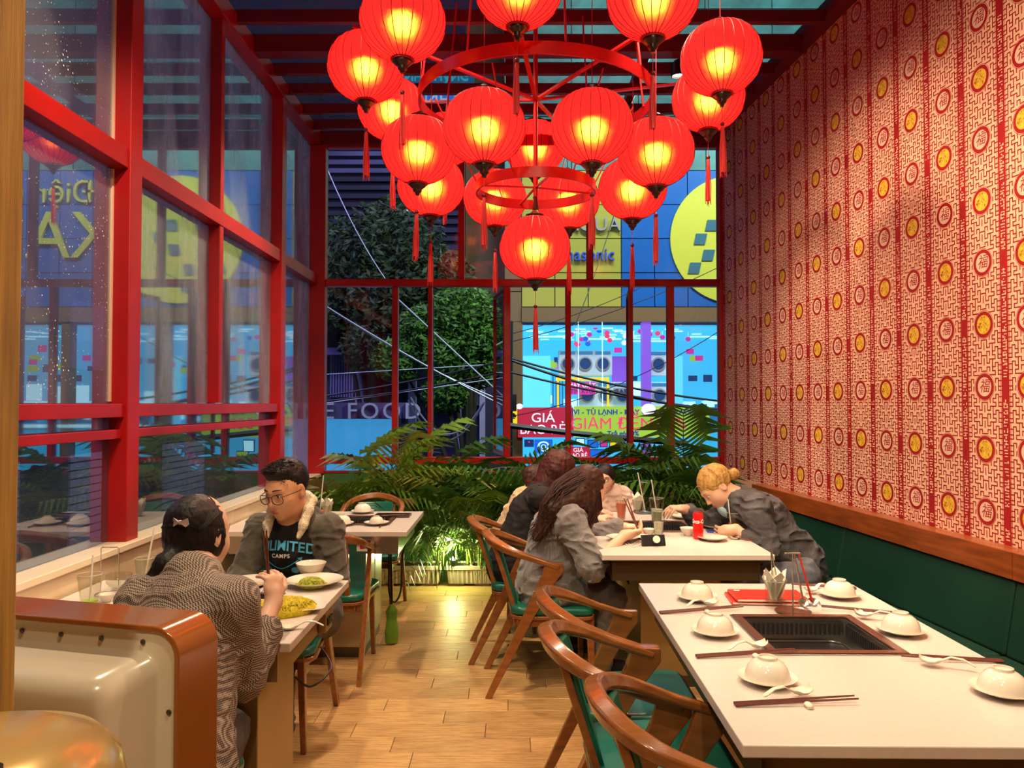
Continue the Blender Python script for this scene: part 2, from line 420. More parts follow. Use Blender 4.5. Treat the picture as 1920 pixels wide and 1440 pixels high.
while yy < 6.3:
    far.bb((1.622, yy - PW/2 + .001, -.012), (2.4, yy + PW/2 - .001, 0)); yy += PW
far.build('plank', 'plank', floor, kind='stuff')
# ================================================================== LEFT WALL
WL = -1.81
wl = struct('wall_left')
g = G()
for k in range(8):
    y0 = 1.2 + k * .71
    g2 = G().bb((WL - .10, y0 + .002, 0), (WL + .10, y0 + .708, .83)); g2.build('wall_panel', 'cream_marble', wl, bevel=.002, seg=1)
for k in range(4):
    y0 = 1.2 + k * 1.42
    G().bb((WL - .12, y0 + .001, .832), (WL + .115, y0 + 1.419, .862)).build('sill_slab', 'sill_stone', wl, bevel=.004)
wlr = struct('wall_left')
G().bb((WL - .12, -2.2, 0), (WL + .0, 1.19, 4.0)).build('wall_panel', 'gold_wood', wlr)
win1 = struct('window_1')
ZR0, ZR1 = 2.545, 2.635
def post(y0, wy, z0, z1, d=.085):
    G().bb((WL - .03, y0, z0), (WL + d, y0 + wy, z1)).build('post', 'red_paint', win1, bevel=.004)
for y0 in (1.17, 3.45, 5.73): post(y0, .11, .862, 3.84)
for y0 in (2.30, 4.556): post(y0, .055, 1.485, 3.84, .07)
for y0, y1 in ((1.282, 3.448), (3.562, 5.728), (5.842, 6.85)):
    for a, b, d in ((ZR0, ZR1, .075), (1.42, 1.48, .07), (1.325, 1.365, .06)):
        if y0 > 5.8 and a < 2: continue
        G().bb((WL - .02, y0, a), (WL + d, y1, b)).build('rail', 'red_paint', win1, bevel=.003)
def pane(par, a, b, m, name='pane'):
    c = [(a[i] + b[i]) / 2 for i in range(3)]
    G().box((0, 0, 0), [abs(b[i] - a[i]) for i in range(3)]).build(name, m, par, loc=c)
for i, (y0, y1) in enumerate(((1.282, 2.298), (2.357, 3.448), (3.562, 4.554), (4.613, 5.728), (5.842, 6.85))):
    pm_ = 'pane_left_wet' if i < 2 else 'pane_left'
    pane(win1, (WL - .003, y0, ZR1 + .002), (WL + .003, y1, 3.838), pm_)
    pane(win1, (WL - .003, y0, 1.482 if i < 4 else .865), (WL + .003, y1, ZR0 - .002), pm_)
for y0, y1 in ((1.282, 3.448), (3.562, 5.728)):
    pane(win1, (WL - .003, y0, 1.367), (WL + .003, y1, 1.418), 'pane_left')
    pane(win1, (WL - .003, y0, .865), (WL + .003, y1, 1.323), 'pane_low')
# pale sealant beads on the near big post
G().bb((WL - .002, 3.436, 1.49), (WL + .012, 3.448, 2.54)).build('sealant_bead', 'print_white', win1)
G().bb((WL - .002, 3.436, 2.64), (WL + .012, 3.448, 3.83)).build('sealant_bead', 'print_white', win1)
# ================================================================== BACK WALL
YB = 6.9
wb = struct('wall_back')
G().bb((WL, YB - .05, 0), (1.95, YB + .05, .86)).build('low_wall', 'green_wall', wb)
win2 = struct('window_2')
def X(px, Y=YB): return (px - 960) / F * Y
def bx(x0, x1, z0, z1, name='post', d=.05, par=win2, m='red_paint', bev=.003):
    G().bb((x0, YB - d, z0), (x1, YB + .02, z1)).build(name, m, par, bevel=bev)
bx(WL, X(612), .862, 3.84, d=.08)
bx(X(1347), X(1347) + .07, .862, 3.84, d=.08)
bx(X(612), X(1347), 3.78, 3.84, 'rail', .06)
bx(X(612) + .002, X(1347) - .002, 2.53, 2.595, 'rail', .06)
bx(X(612) + .002, X(1347) - .002, .945, 1.005, 'rail', .06)
bx(X(612) + .002, X(1347) - .002, .862, .88, 'rail', .05)
for a, b in ((859, 871), (1100, 1112)): bx(X(a), X(b), 2.597, 3.778)
for a, b in ((736, 747), (803, 811), (945, 957), (1060, 1070), (1179, 1186), (1250, 1263)): bx(X(a), X(b), 1.007, 2.528)
for a, b in ((612, 859), (871, 1100), (1112, 1347)): pane(win2, (X(a), YB - .004, 2.597), (X(b), YB + .002, 3.778), 'pane_clear')
for a, b in ((612, 736), (1263, 1347)): pane(win2, (X(a), YB - .004, 1.007), (X(b), YB + .002, 2.528), 'pane_clear')
pane(win2, (X(612), YB - .004, .882), (X(1347), YB + .002, .943), 'pane_clear')
def sash(px, wd, ang, sgn):
    o = bpy.data.objects.new('casement', None); COL.objects.link(o); o.parent = win2
    o.location = (X(px), YB + .03, 0); o.rotation_euler = (0, 0, ang)
    z0, z1, t = 1.01, 2.52, .035
    g = G(); g.bb((0, 0, z0), (t, .03, z1)); g.bb((wd - t, 0, z0), (wd, .03, z1)); g.bb((t, 0, z0), (wd - t, .03, z0 + t)); g.bb((t, 0, z1 - t), (wd - t, .03, z1))
    g.build('sash_frame', 'red_paint', o, bevel=.002)
    G().bb((t, .012, z0 + t), (wd - t, .018, z1 - t)).build('pane', 'pane_clear', o)
sash(808, .42, math.radians(93), 1)
sash(950, .56, math.radians(101), 1)
sash(1186, .5, math.radians(84), 1)
# ================================================================== RIGHT WALL
RZ = math.atan(.083)
wr = struct('wall_right', (2.45, 0, 0)); wr.rotation_euler = (0, 0, RZ)
G().bb((0, -2.4, 0), (.12, 7.02, 4.0)).build('wall_panel', 'paper_cream', wr)
def wallpaper():
    gr = G(); gg = G()
    P = .2645; U0 = 3.387; RH = .2845; Z0 = 2.98; g_ = .0178; t = .0054
    def r(u0, z0, u1, z1, g=gr, d=.0006): g.quad((-d, u0, z0), (-d, u1, z0), (-d, u1, z1), (-d, u0, z1))
    segs = []
    for j in range(4):
        o = 4 * j
        for pl_ in (((6, 0), (5, 0), (5, 2), (4, 2), (4, 1), (3, 1), (3, 3), (2, 3), (2, 2), (1, 2), (1, 4), (0, 4)), ((6, 3), (5, 3), (5, 4)), ((4, 4), (4, 3), (3, 3)), ((2, 0), (2, 1), (1, 1), (1, .4)), ((4, 0), (3, 0), (3, 1)), ((0, 1.6), (0, 3.2)), ((6, 1.4), (5, 1.4))):
            for (a, b), (c, d) in zip(pl_, pl_[1:]): segs.append((a, b + o, c, d + o))
    rng = random.Random(3)
    ZB, ZT = .86, 3.90
    for k in range(-4, 14):
        us = U0 + k * P; uc = us + P / 2
        if us > 6.98 or us < 2.2: continue
        w_ = .0235
        r(us - w_, ZB, us + w_, ZT)
        for s_ in (-1, 1): r(us + s_ * .0285 - .0012, ZB, us + s_ * .0285 + .0012, ZT)
        # light scroll work on the red band
        z = ZB + .02; jj = 0
        while z < ZT - .02:
            ph = ((z - Z0 + (RH if k % 2 else 0)) / (2 * RH)) % 1
            if not (.40 < ph < .55):
                for c_ in (-1, 0, 1):
                    if rng.random() < .62: r(us + c_ * .0095 - .0034, z, us + c_ * .0095 + .0034, z + rng.choice((.005, .005, .011)), gg, .0011)
                if rng.random() < .5: r(us - .010, z + .002, us + .010, z + .006, gg, .0011)
            z += .0135
        if uc > 6.95: continue
        i0 = int((ZB - Z0) / RH) - 1
        for i in range(i0, 6):
            zc = Z0 + i * RH; zb = zc - RH / 2
            for a, b, c, d in segs:
                for sg in (-1, 1):
                    u0, u1 = sorted((uc + sg * a * g_, uc + sg * c * g_)); z0, z1 = sorted((zb + b * g_, zb + d * g_))
                    um, zm = (u0 + u1) / 2 - uc, (z0 + z1) / 2 - zc
                    if um * um + zm * zm < .066 ** 2: continue
                    if z0 < ZB or z1 > ZT or (a == 0 and c == 0 and sg > 0): continue
                    r(u0 - t/2, z0 - t/2, u1 + t/2, z1 + t/2)
            if zc - .065 > ZB and zc + .065 < ZT:
                n = 20
                for ro, ri in ((.0605, .0445), (.0655, .0635)):
                    vs = [(-.0008, uc + rr * math.cos(2*PI*q/n), zc + rr * math.sin(2*PI*q/n)) for q in range(n) for rr in (ro, ri)]
                    gr.add(vs, [(2*q, 2*q+1, (2*q+3) % (2*n), (2*q+2) % (2*n)) for q in range(n)])
    gr.build('wallpaper_print', 'print_red', wr, kind='stuff'); gg.build('wallpaper_print', 'paper_cream', wr, kind='stuff')
    glyph = text_mesh('福', .068, 'print_red', 0, 0, .25)
    T = Matrix(((0, 0, -1, 0), (-1, 0, 0, 0), (0, 1, 0, 0), (0, 0, 0, 1)))
    glyph.transform(T)
    disc = G(); n = 20
    disc.add([(0, .044 * math.cos(2*PI*q/n), .044 * math.sin(2*PI*q/n)) for q in range(n)], [tuple(range(n))])
    dg = disc.mesh('medallion', 'print_gold'); dw = disc.mesh('medallion', 'print_white')
    fl = G(); rr = random.Random(5)
    for q in range(16):
        a = rr.random() * 6.28; d = rr.random() ** .6 * .036; s_ = .003 + rr.random() * .004
        fl.add([(-.0002, d*math.cos(a) + s_*math.cos(b*1.57 + a), d*math.sin(a) + s_*math.sin(b*1.57 + a)) for b in range(4)], [(0, 1, 2, 3)])
    flm = fl.mesh('medallion_print', 'print_orange')
    for k in range(-4, 14):
        uc = U0 + k * P + P / 2
        if uc > 6.9 or uc < 2.3: continue
        for i in range(-8, 5):
            zc = Z0 + i * RH
            if zc - .065 < ZB or zc + .065 > ZT: continue
            gold = (i + k) % 2 == 0
            o = link('medallion', dg if gold else dw, wr, loc=(-.0012, uc, zc))
            link('medallion_print', flm if gold else glyph, o, loc=(-.0004, 0, 0))
mat('print_orange', (.55, .18, .02), .6)
wallpaper()
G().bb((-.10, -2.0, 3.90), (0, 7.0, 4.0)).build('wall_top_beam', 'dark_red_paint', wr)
# ================================================================== CEILING
ce = struct('ceiling')
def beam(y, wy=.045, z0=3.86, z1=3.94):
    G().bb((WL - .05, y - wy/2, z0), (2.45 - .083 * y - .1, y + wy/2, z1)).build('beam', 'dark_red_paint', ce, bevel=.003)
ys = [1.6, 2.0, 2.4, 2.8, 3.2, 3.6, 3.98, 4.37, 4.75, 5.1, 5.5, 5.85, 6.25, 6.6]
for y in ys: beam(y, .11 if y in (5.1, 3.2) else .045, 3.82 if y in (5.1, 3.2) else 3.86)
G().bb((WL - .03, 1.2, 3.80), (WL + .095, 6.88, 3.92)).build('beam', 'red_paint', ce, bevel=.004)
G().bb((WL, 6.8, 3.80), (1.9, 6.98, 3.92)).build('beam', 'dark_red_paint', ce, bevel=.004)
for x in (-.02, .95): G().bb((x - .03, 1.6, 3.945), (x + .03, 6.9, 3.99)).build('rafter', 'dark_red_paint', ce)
for i, y in enumerate(ys[:-1] + [6.6]):
    y1 = ys[i + 1] if i + 1 < len(ys) else 6.95
    for x0, x1 in ((-1.83, -.06), (-.0, .91), (.99, 2.05 if y > 4 else 2.2)):
        pane(ce, (x0, y + .01, 3.942), (x1, y1 - .01, 3.95), 'pane_roof')
G().bb((WL - .12, -2.2, 3.86), (2.75, 1.55, 3.98)).build('ceiling_slab', 'slab', ce)
wf = struct('wall_front')
G().bb((WL - .12, -2.35, 0), (2.75, -2.2, 4.0)).build('wall_panel', 'cream_marble', wf)
# near column
colm = struct('trim_1', (0, 0, 0))
G().bb((-.86, .90, 0), (-.655, 1.025, 3.86)).build('timber_post', 'gold_wood', colm, bevel=.006)
G().bb((-.665, 1.0, 1.9), (-.648, 1.02, 2.6)).build('edge_strip', 'copper_trim', colm) if False else None
# ================================================================== ceiling spots (fixtures)
mat('lamp_white', (.8, .8, .75), .4)
glow('lamp_glow', (1, .9, .7), 14)
def spot_fix(loc, i, lab):
    t = thing('ceiling_spotlight', lab, 'spotlight', loc, 0, 'ceiling spotlights')
    G().lathe([(.03, .11), (.03, .10), (.05, .09), (.05, .0), (.044, 0), (.044, .03), (.0, .03)], 20).build('housing', 'black', t, 40)
    G().cyl((0, 0, .015), (0, 0, .022), .042, n=20).build('lens', 'lamp_glow', t)
    G().cyl((0, 0, .11), (0, 0, .15 if loc[2] > 3.7 else .3), .008, n=8).build('stem', 'black', t)
spot_fix((1.15, 5.25, 3.74), 0, 'bright round ceiling spotlight beside the uppermost right lantern')
# ================================================================== BENCH
bench = thing('bench', 'long dark green upholstered wall bench with wooden top rail under the patterned wallpaper', 'bench', (2.45, 0, 0), RZ)
for i in range(5):
    y0 = -.9 + i * 1.38 + .0; y1 = y0 + 1.376
    if y1 > 5.99: y1 = 5.99
    G().bb((-.10, y0, .745), (-.005, y1, .862)).build('top_rail', 'rail_wood', bench, bevel=.004)
    # slightly reclined back cushion
    G().add([(-.14, y0, .43), (-.14, y1, .43), (-.02, y1, .43), (-.02, y0, .43), (-.085, y0, .744), (-.085, y1, .744), (-.02, y1, .744), (-.02, y0, .744)],
            [(0, 1, 2, 3), (4, 5, 6, 7), (0, 1, 5, 4), (2, 3, 7, 6), (0, 3, 7, 4), (1, 2, 6, 5)]).build('back_cushion', 'bench_green', bench, bevel=.014, seg=3)
    G().bb((-.64, y0, .34), (-.14, y1, .44)).build('seat_cushion', 'bench_green', bench, bevel=.02, seg=3)
G().bb((-.60, -.9, 0), (-.02, 5.98, .338)).build('base', 'rail_wood', bench)
# ================================================================== CHAIRS
def make_chair(label):
    t = thing('armchair', label, 'chair', (0, 0, 0), 0, 'bentwood chairs with green seats')
    # hoop: flat bent band running from arm tip round the back to the other tip
    pts = []; ws = []; hs = []; ups = []
    N = 28; HW = .212
    for i in range(N + 1):
        s = -1 + 2 * i / N; a = s * PI * .56
        if abs(a) < PI/2: x = .165 - .165 * math.cos(a); y = HW * math.sin(a)
        else: x = .165 + (abs(a) - PI/2) / (PI * .06) * .20; y = math.copysign(HW + (abs(a) - PI/2) / (PI*.06) * .008, a)
        z = .785 - .135 * (min(1, x / .36)) ** .85
        pts.append((x, y, z)); b = 1 - min(1, x / .2)
        ws.append(.036 + .010 * b); hs.append(.027 + .022 * b)
        rad = Vector((x - .2, y, 0)).normalized() if abs(a) < PI/2 else Vector((0, math.copysign(1, y), 0))
        ups.append(Vector((0, 0, 1)) * .94 + rad * .34 * (1 if b > 0 else .4))
    # resample the straight arms for a clean curve
    G().band(pts, ws, hs, ups).build('arm_hoop', 'chair_wood', t, 50, .009, 3)
    for s in (-1, 1):
        # rear leg slanting from the floor up to the arm tip, widening into a bracket
        g = G(); y = s * .218
        prof = [(.385, .675), (.295, .678), (.275, .615), (.175, .40), (-.012, 0), (.022, 0), (.225, .385), (.335, .565), (.385, .63)]
        g.prism([(a, b) for a, b in prof], .026, lambda v, y=y: Vector((v.x, y - .013 + v.z, v.y)))
        g.build('leg', 'chair_wood', t, bevel=.004, seg=2)
        g = G(); g.add([(.505, s*.185 - .016, .41), (.545, s*.185 - .016, .41), (.545, s*.185 + .016, .41), (.505, s*.185 + .016, .41),
                        (.520, s*.20 - .012, 0), (.546, s*.20 - .012, 0), (.546, s*.20 + .012, 0), (.520, s*.20 + .012, 0)],
                       [(3, 2, 1, 0), (4, 5, 6, 7), (0, 1, 5, 4), (1, 2, 6, 5), (2, 3, 7, 6), (3, 0, 4, 7)])
        g.build('leg', 'chair_wood', t, bevel=.004)
        # side rail under the seat
        G().bb((.15, s * .185 - .012, .345), (.505, s * .185 + .012, .40)).build('seat_rail', 'chair_wood', t, bevel=.003)
        # slim back stile from hoop to seat
        G().band([(.035, s * .135, .755), (.15, s * .125, .40)], .030, .022, Vector((1, 0, .3))).build('back_stile', 'chair_wood', t, bevel=.003)
    G().bb((.505, -.17, .35), (.53, .17, .40)).build('seat_rail', 'chair_wood', t, bevel=.003)
    G().bb((.135, -.17, .35), (.16, .17, .40)).build('seat_rail', 'chair_wood', t, bevel=.003)
    # seat pad, rounded trapezoid
    poly = []
    for cx, cy_, r, a0 in ((.49, .175, .06, 0), (.19, .135, .07, 90), (.19, -.135, .07, 180), (.49, -.175, .06, 270)):
        for k in range(6):
            a = math.radians(a0 + k * 18); poly.append((cx + r * math.cos(a), cy_ + r * math.sin(a)))
    G().prism(poly, .042, lambda v: Vector((v.x, v.y, .402 + v.z))).build('seat', 'green_leather', t, 60, .015, 3)
    G().prism([(x * .99 + .003, y * 1.03) for x, y in poly], .018, lambda v: Vector((v.x, v.y, .384 + v.z))).build('seat_frame', 'chair_wood', t, 60, .004)
    # upholstered back panel
    poly = [(-.115, 0), (.115, 0), (.135, .20), (.13, .34), (-.13, .34), (-.135, .20)]
    def T(v):
        k = v.y / .34
        return Vector((.165 - .125 * k - v.z + .03 * (abs(v.x) / .13) ** 2 * k, v.x, .43 + v.y * .93))
    g = G(); nx, ny = 8, 6; vs = []; 
    for zz in (0, .024):
        for j in range(ny + 1):
            for i in range(nx + 1):
                hw = .115 + .02 * (j / ny); vs.append(T(Vector(((i / nx * 2 - 1) * hw, .34 * j / ny, zz))))
    off = (nx + 1) * (ny + 1); fs = []
    idx = lambda i, j, o: o * off + j * (nx + 1) + i
    for j in range(ny):
        for i in range(nx):
            fs += [(idx(i, j, 0), idx(i+1, j, 0), idx(i+1, j+1, 0), idx(i, j+1, 0)), (idx(i, j, 1), idx(i+1, j, 1), idx(i+1, j+1, 1), idx(i, j+1, 1))]
    for i in range(nx): fs += [(idx(i, 0, 0), idx(i+1, 0, 0), idx(i+1, 0, 1), idx(i, 0, 1)), (idx(i, ny, 0), idx(i+1, ny, 0), idx(i+1, ny, 1), idx(i, ny, 1))]
    for j in range(ny): fs += [(idx(0, j, 0), idx(0, j+1, 0), idx(0, j+1, 1), idx(0, j, 1)), (idx(nx, j, 0), idx(nx, j+1, 0), idx(nx, j+1, 1), idx(nx, j, 1))]
    g.add(vs, fs); g.build('back_pad', 'green_leather', t, 50, .008, 3)
    return t
ch = make_chair('nearest bentwood armchair at the right table, in the bottom foreground')
ch.location = (.20, 1.86, 0)
chairs = [
    (.105, 2.34, 0, 'middle bentwood armchair of the three along the near right table'),
    (.105, 2.80, 0, 'empty bentwood armchair behind the thigh of the woman in grey hoodie'),
    (-.135, 4.12, .05, 'bentwood armchair in which the woman in grey hoodie sits'),
    (-.245, 4.62, .03, 'bentwood armchair in which the woman in black top sits'),
    (-1.02, 5.82, -PI/2, 'empty bentwood armchair at the far side of the small left table before the palms'),
    (-1.02, 4.06, PI/2, 'empty bentwood armchair at the near side of the small left table'),
    (-1.08, 3.82, -PI/2, 'bentwood armchair under the man with glasses'),
    (-1.02, 1.78, PI/2, 'bentwood armchair under the woman in checked blazer'),
]
for x, y, r, lab in chairs: copy_tree(ch, None, (x, y, 0), (0, 0, r), lab)
# ================================================================== TABLES
def slab_with_hole(x0, x1, y0, y1, z0, z1, hx0, hx1, hy0, hy1):
    g = G()
    O = [(x0, y0), (x1, y0), (x1, y1), (x0, y1)]; I = [(hx0, hy0), (hx1, hy0), (hx1, hy1), (hx0, hy1)]
    vs = [(*p, z1) for p in O] + [(*p, z1) for p in I] + [(*p, z0) for p in O] + [(*p, z0) for p in I]
    fs = []
    for k in range(4):
        l = (k + 1) % 4
        fs += [(k, l, 4 + l, 4 + k), (8 + k, 12 + k, 12 + l, 8 + l), (k, 8 + k, 8 + l, l), (4 + k, 4 + l, 12 + l, 12 + k)]
    g.add(vs, fs); return g
def stove(par_loc, cx, cy_, w_, d_, label, rz=0):
    """grill insert let into the table top: flange, slotted basin and black hob"""
    t = thing('grill_insert', label, 'grill', (cx, cy_, .75), rz, 'grill inserts set in the tables')
    g = slab_with_hole(-w_/2, w_/2, -d_/2, d_/2, .0012, .008, -w_/2 + .028, w_/2 - .028, -d_/2 + .028, d_/2 - .028)
    g.build('flange', 'copper_trim', t, bevel=.003)
    g = slab_with_hole(-w_/2 - .006, w_/2 + .006, -d_/2 - .006, d_/2 + .006, .0006, .004, -w_/2 + .01, w_/2 - .01, -d_/2 + .01, d_/2 - .01)
    g.build('outer_lip', 'steel', t, bevel=.001)
    iw, id_ = w_ - .062, d_ - .062
    g = G(); H = .10
    for s in (-1, 1):
        g.bb((-iw/2, s * id_/2 - .002, -H), (iw/2, s * id_/2 + .002, .001)); g.bb((s * iw/2 - .002, -id_/2, -H), (s * iw/2 + .002, id_/2, .001))
    g.bb((-iw/2, -id_/2, -H - .004), (iw/2, id_/2, -H))
    g.build('basin', 'steel', t)
    g = G()
    n = int(iw / .0165)
    for k in range(n):
        x = -iw/2 + .02 + (iw - .04) * k / (n - 1)
        for s in (-1, 1): g.bb((x - .0036, s * (id_/2 - .003) - .002, -.052), (x + .0036, s * (id_/2 - .003) + .002, -.014))
    n = int(id_ / .0165)
    for k in range(n):
        y = -id_/2 + .02 + (id_ - .04) * k / (n - 1)
        for s in (-1, 1): g.bb((s * (iw/2 - .003) - .002, y - .0036, -.052), (s * (iw/2 - .003) + .002, y + .0036, -.014))
    g.build('vent_slots', 'black_matte', t)
    g = G(); hw, hd = iw/2 - .035, id_/2 - .035; ring = []
    for cx_, cy2, a0 in ((hw - .04, hd - .04, 0), (-hw + .04, hd - .04, 90), (-hw + .04, -hd + .04, 180), (hw - .04, -hd + .04, 270)):
        for k in range(5): a = math.radians(a0 + 22.5 * k); ring.append((cx_ + .04 * math.cos(a), cy2 + .04 * math.sin(a)))
    g.prism(ring, .03, lambda v: Vector((v.x, v.y, -.10 + v.z))); g.build('hob', 'black', t, bevel=.003)
    G().tube([(x * 1.04, y * 1.04, -.068) for x, y in ring], .005, 6, closed=True).build('hob_rim', 'steel', t, 60)
    return t
def table(label, x0, x1, y0, y1, hole, ped, rz=0, pm_='brass_panel', ap='bronze_dark'):
    cx, cy_ = (x0 + x1) / 2, (y0 + y1) / 2
    t = thing('dining_table', label, 'table', (cx, cy_, 0), rz, 'pale stone topped barbecue tables')
    W, D = x1 - x0, y1 - y0; hx, hy, hw, hd = hole
    g = slab_with_hole(-W/2, W/2, -D/2, D/2, .722, .75, hx - hw/2, hx + hw/2, hy - hd/2, hy + hd/2)
    g.build('table_top', 'table_stone', t, bevel=.003)
    slab_with_hole(-W/2 + .055, W/2 - .055, -D/2 + .05, D/2 - .05, .615, .7205, -W/2 + .075, W/2 - .075, -D/2 + .07, D/2 - .07).build('apron', ap, t)
    a, b, c, d = ped
    G().bb((a, c, .06), (b, d, .62)).build('pedestal', pm_, t, bevel=.003)
    G().bb((a + .01, c + .01, 0), (b - .01, d - .01, .06)).build('plinth', 'dark_steel', t)
    g = G(); 
    for k in range(9): g.bb((a - .002, (c + d)/2 - .06 + k * .014, .44), (a + .002, (c + d)/2 - .053 + k * .014, .52))
    for k in range(9): g.bb(((a + b)/2 - .06 + k * .014, c - .002, .44), ((a + b)/2 - .053 + k * .014, c + .002, .52))
    g.build('vent_slots', 'black_matte', t)
    return t
T1 = (.505, 1.365, 1.655, 3.14); T2 = (.435, 1.27, 3.73, 5.20); TA = (-1.69, -.675, 2.36, 3.20); TB = (-1.69, -.60, 4.40, 5.23)
mat('bronze_dark', (.13, .09, .045), .35, .6)
S1 = Zp(1540, 1187, .75)
table('near right dining table set with upturned bowls around a black grill', *T1, (.02, .07, .37, .375), (-.20, .20, -.40, .60), -.015)
stove(None, .955, 2.455, .405, .41, 'sunken black grill insert with slotted rim in the near right table', -.015)
table('busy middle table with a red bottle and food where the group eats', *T2, (.015, .115, .37, .37), (-.18, .18, -.42, .5))
stove(None, .867, 4.58, .405, .405, 'grill insert in the busy middle table behind the water glass')
table('front left table by the window where a man and a woman face each other', *TA, (.09, 0, .40, .34), (-.28, .40, -.39, .0), ap='brass_panel')
stove(None, -1.0925, 2.78, .435, .375, 'grill insert in the front left table beside the yellow noodles')
tb = table('small left table set before the palms with a red number on its end', *TB, (.20, 0, .37, .34), (-.34, .29, -.30, .25), pm_='steel', ap='steel')
stove(None, -.945, 4.815, .405, .375, 'grill insert in the small left table before the palms')
m_ = text_mesh('B5', .06, 'ink_red', .001, .004); m_.transform(Matrix.Rotation(PI/2, 4, 'X'))
link('number_text', m_, tb, loc=(.30, -.366, .665))
G().bb((.25, -.366, .63), (.35, -.364, .70)).build('number_label', 'paper', tb)
# switch box and cord on the end of the front left table
sw = thing('switch_box', 'small grey control box under the edge of the front left table', 'switch', (-.727, 2.95, .66))
G().bb((0, -.05, -.04), (.03, .05, .03)).build('case', 'brass_panel', sw, bevel=.003)
for k in range(3): G().bb((.03, -.035 + k * .028, -.015), (.036, -.015 + k * .028, .012)).build('knob', 'black', sw)
def cord(label, pts, r=.004, m='black', cat='cord', name='power_cord', group=None):
    # smooth catmull
    P = [Vector(p) for p in pts]; out = []
    for i in range(len(P) - 1):
        p0, p1, p2, p3 = P[max(i-1, 0)], P[i], P[i+1], P[min(i+2, len(P)-1)]
        for k in range(6):
            t = k / 6; out.append(.5 * ((2*p1) + (p2 - p0)*t + (2*p0 - 5*p1 + 4*p2 - p3)*t*t + (3*p1 - p0 - 3*p2 + p3)*t**3))
    out.append(P[-1]); o = G().tube(out, r, 6).build(name, m, None, 60); return tag(o, label, cat, group)
cord('black power cord hanging in a loop from the small left table end', [(-.80, 5.0, .62), (-.80, 5.02, .45), (-.795, 5.0, .27), (-.765, 5.03, .19), (-.72, 5.0, .27), (-.715, 5.02, .45), (-.70, 5.03, .55), (-.66, 5.05, .615)], .006)
cord('straight dark cord hanging beside the looped cord of the small left table', [(-.77, 4.9, .615), (-.765, 4.9, .4), (-.76, 4.9, .14), (-.755, 4.92, .09)], .007)
cord('thin black cord under the front left table', [(-.70, 2.5, .60), (-.66, 2.55, .55), (-.63, 2.7, .56), (-.69, 2.8, .60)], .004)
bg_ = thing('green_plastic_bottle', 'crumpled green plastic packet on the floor at the foot of the small left table', 'packet', (-.74, 4.76, .004), .4)
G().lathe([(.02, 0), (.05, .01), (.055, .07), (.04, .15), (.05, .2), (.02, .24)], 9, sx=.8, sy=.45).build('wrapper', 'leaf_1', bg_)
# ================================================================== LANTERNS
def make_lantern():
    t = thing('silk_lantern', 'x', 'lantern', (0, 0, 0), 0, 'red silk lanterns of the chandelier')
    R, H, NR = .197, .176, 26
    prof = []
    for i in range(15):
        a = -PI/2 * .80 + (PI * .80) * i / 14
        r = R * math.cos(a) ** .80 if math.cos(a) > 0 else 0
        if a < 0: r = R * math.cos(a) ** 1.02
        prof.append((r, H * math.sin(a)))
    prof = [(.048, -H)] + [(max(r, .048), z) for r, z in prof if abs(z) < H * .985] + [(.048, H)]
    n = NR * 2; vs = []
    for r, z in prof:
        for k in range(n):
            rr = r * (1 if k % 2 == 0 else .984) if r > .06 else r
            vs.append((rr * math.cos(2*PI*k/n), rr * math.sin(2*PI*k/n), z))
    fs = [(i*n+k, i*n+(k+1) % n, (i+1)*n+(k+1) % n, (i+1)*n+k) for i in range(len(prof)-1) for k in range(n)]
    G().add(vs, fs).build('shade', 'lantern_silk', t, 80)
    g = G()
    for k in range(NR):
        a = 2*PI*k/NR; g.tube([((r + .0008) * math.cos(a), (r + .0008) * math.sin(a), z) for r, z in prof], .0019, 4, False)
    g.build('ribs', 'rib', t, kind='stuff')
    G().lathe([(.0, H - .002), (.05, H - .002), (.052, H + .012), (.03, H + .02), (.012, H + .035), (0, H + .036)], 20).build('top_cap', 'lantern_cap', t, 50)
    G().lathe([(.0, -H - .062), (.010, -H - .062), (.013, -H - .05), (.022, -H - .042), (.024, -H - .03), (.036, -H - .02), (.045, -H - .012), (.046, -H - .004), (0, -H - .002)], 20).build('bottom_cap', 'lantern_cap', t, 35)
    G().lathe([(.049, -H - .004), (.053, -H - .004), (.053, -H + .012), (.049, -H + .012)], 28).build('cap_ring', 'print_red', t, 40)
    G().cyl((0, 0, -H - .062), (0, 0, -H - .16), .0016, n=5).build('tassel_cord', 'tassel', t)
    G().ell((0, 0, -H - .15), (.0115, .0115, .0115), 10, 8).build('bead', 'bead', t, 80)
    g = G(); g.lathe([(.004, -H - .158), (.010, -H - .17), (.0095, -H - .24), (.012, -H - .39), (.0, -H - .39)], 10)
    rr = random.Random(2)
    for k in range(16):
        a = rr.random() * 6.28; e = .012 + rr.random() * .004
        g.tube([(.007*math.cos(a), .007*math.sin(a), -H - .17), (e*math.cos(a), e*math.sin(a), -H - .3), (e*math.cos(a+.3), e*math.sin(a+.3), -H - .39 - rr.random()*.03)], .0016, 4, False)
    g.build('tassel', 'tassel', t, 60)
    l = bpy.data.lights.new('bulb', 'POINT'); l.energy = 8; l.color = (1, .50, .20); l.shadow_soft_size = .035
    lo = bpy.data.objects.new('bulb_light', l); COL.objects.link(lo); lo.parent = t
    return t
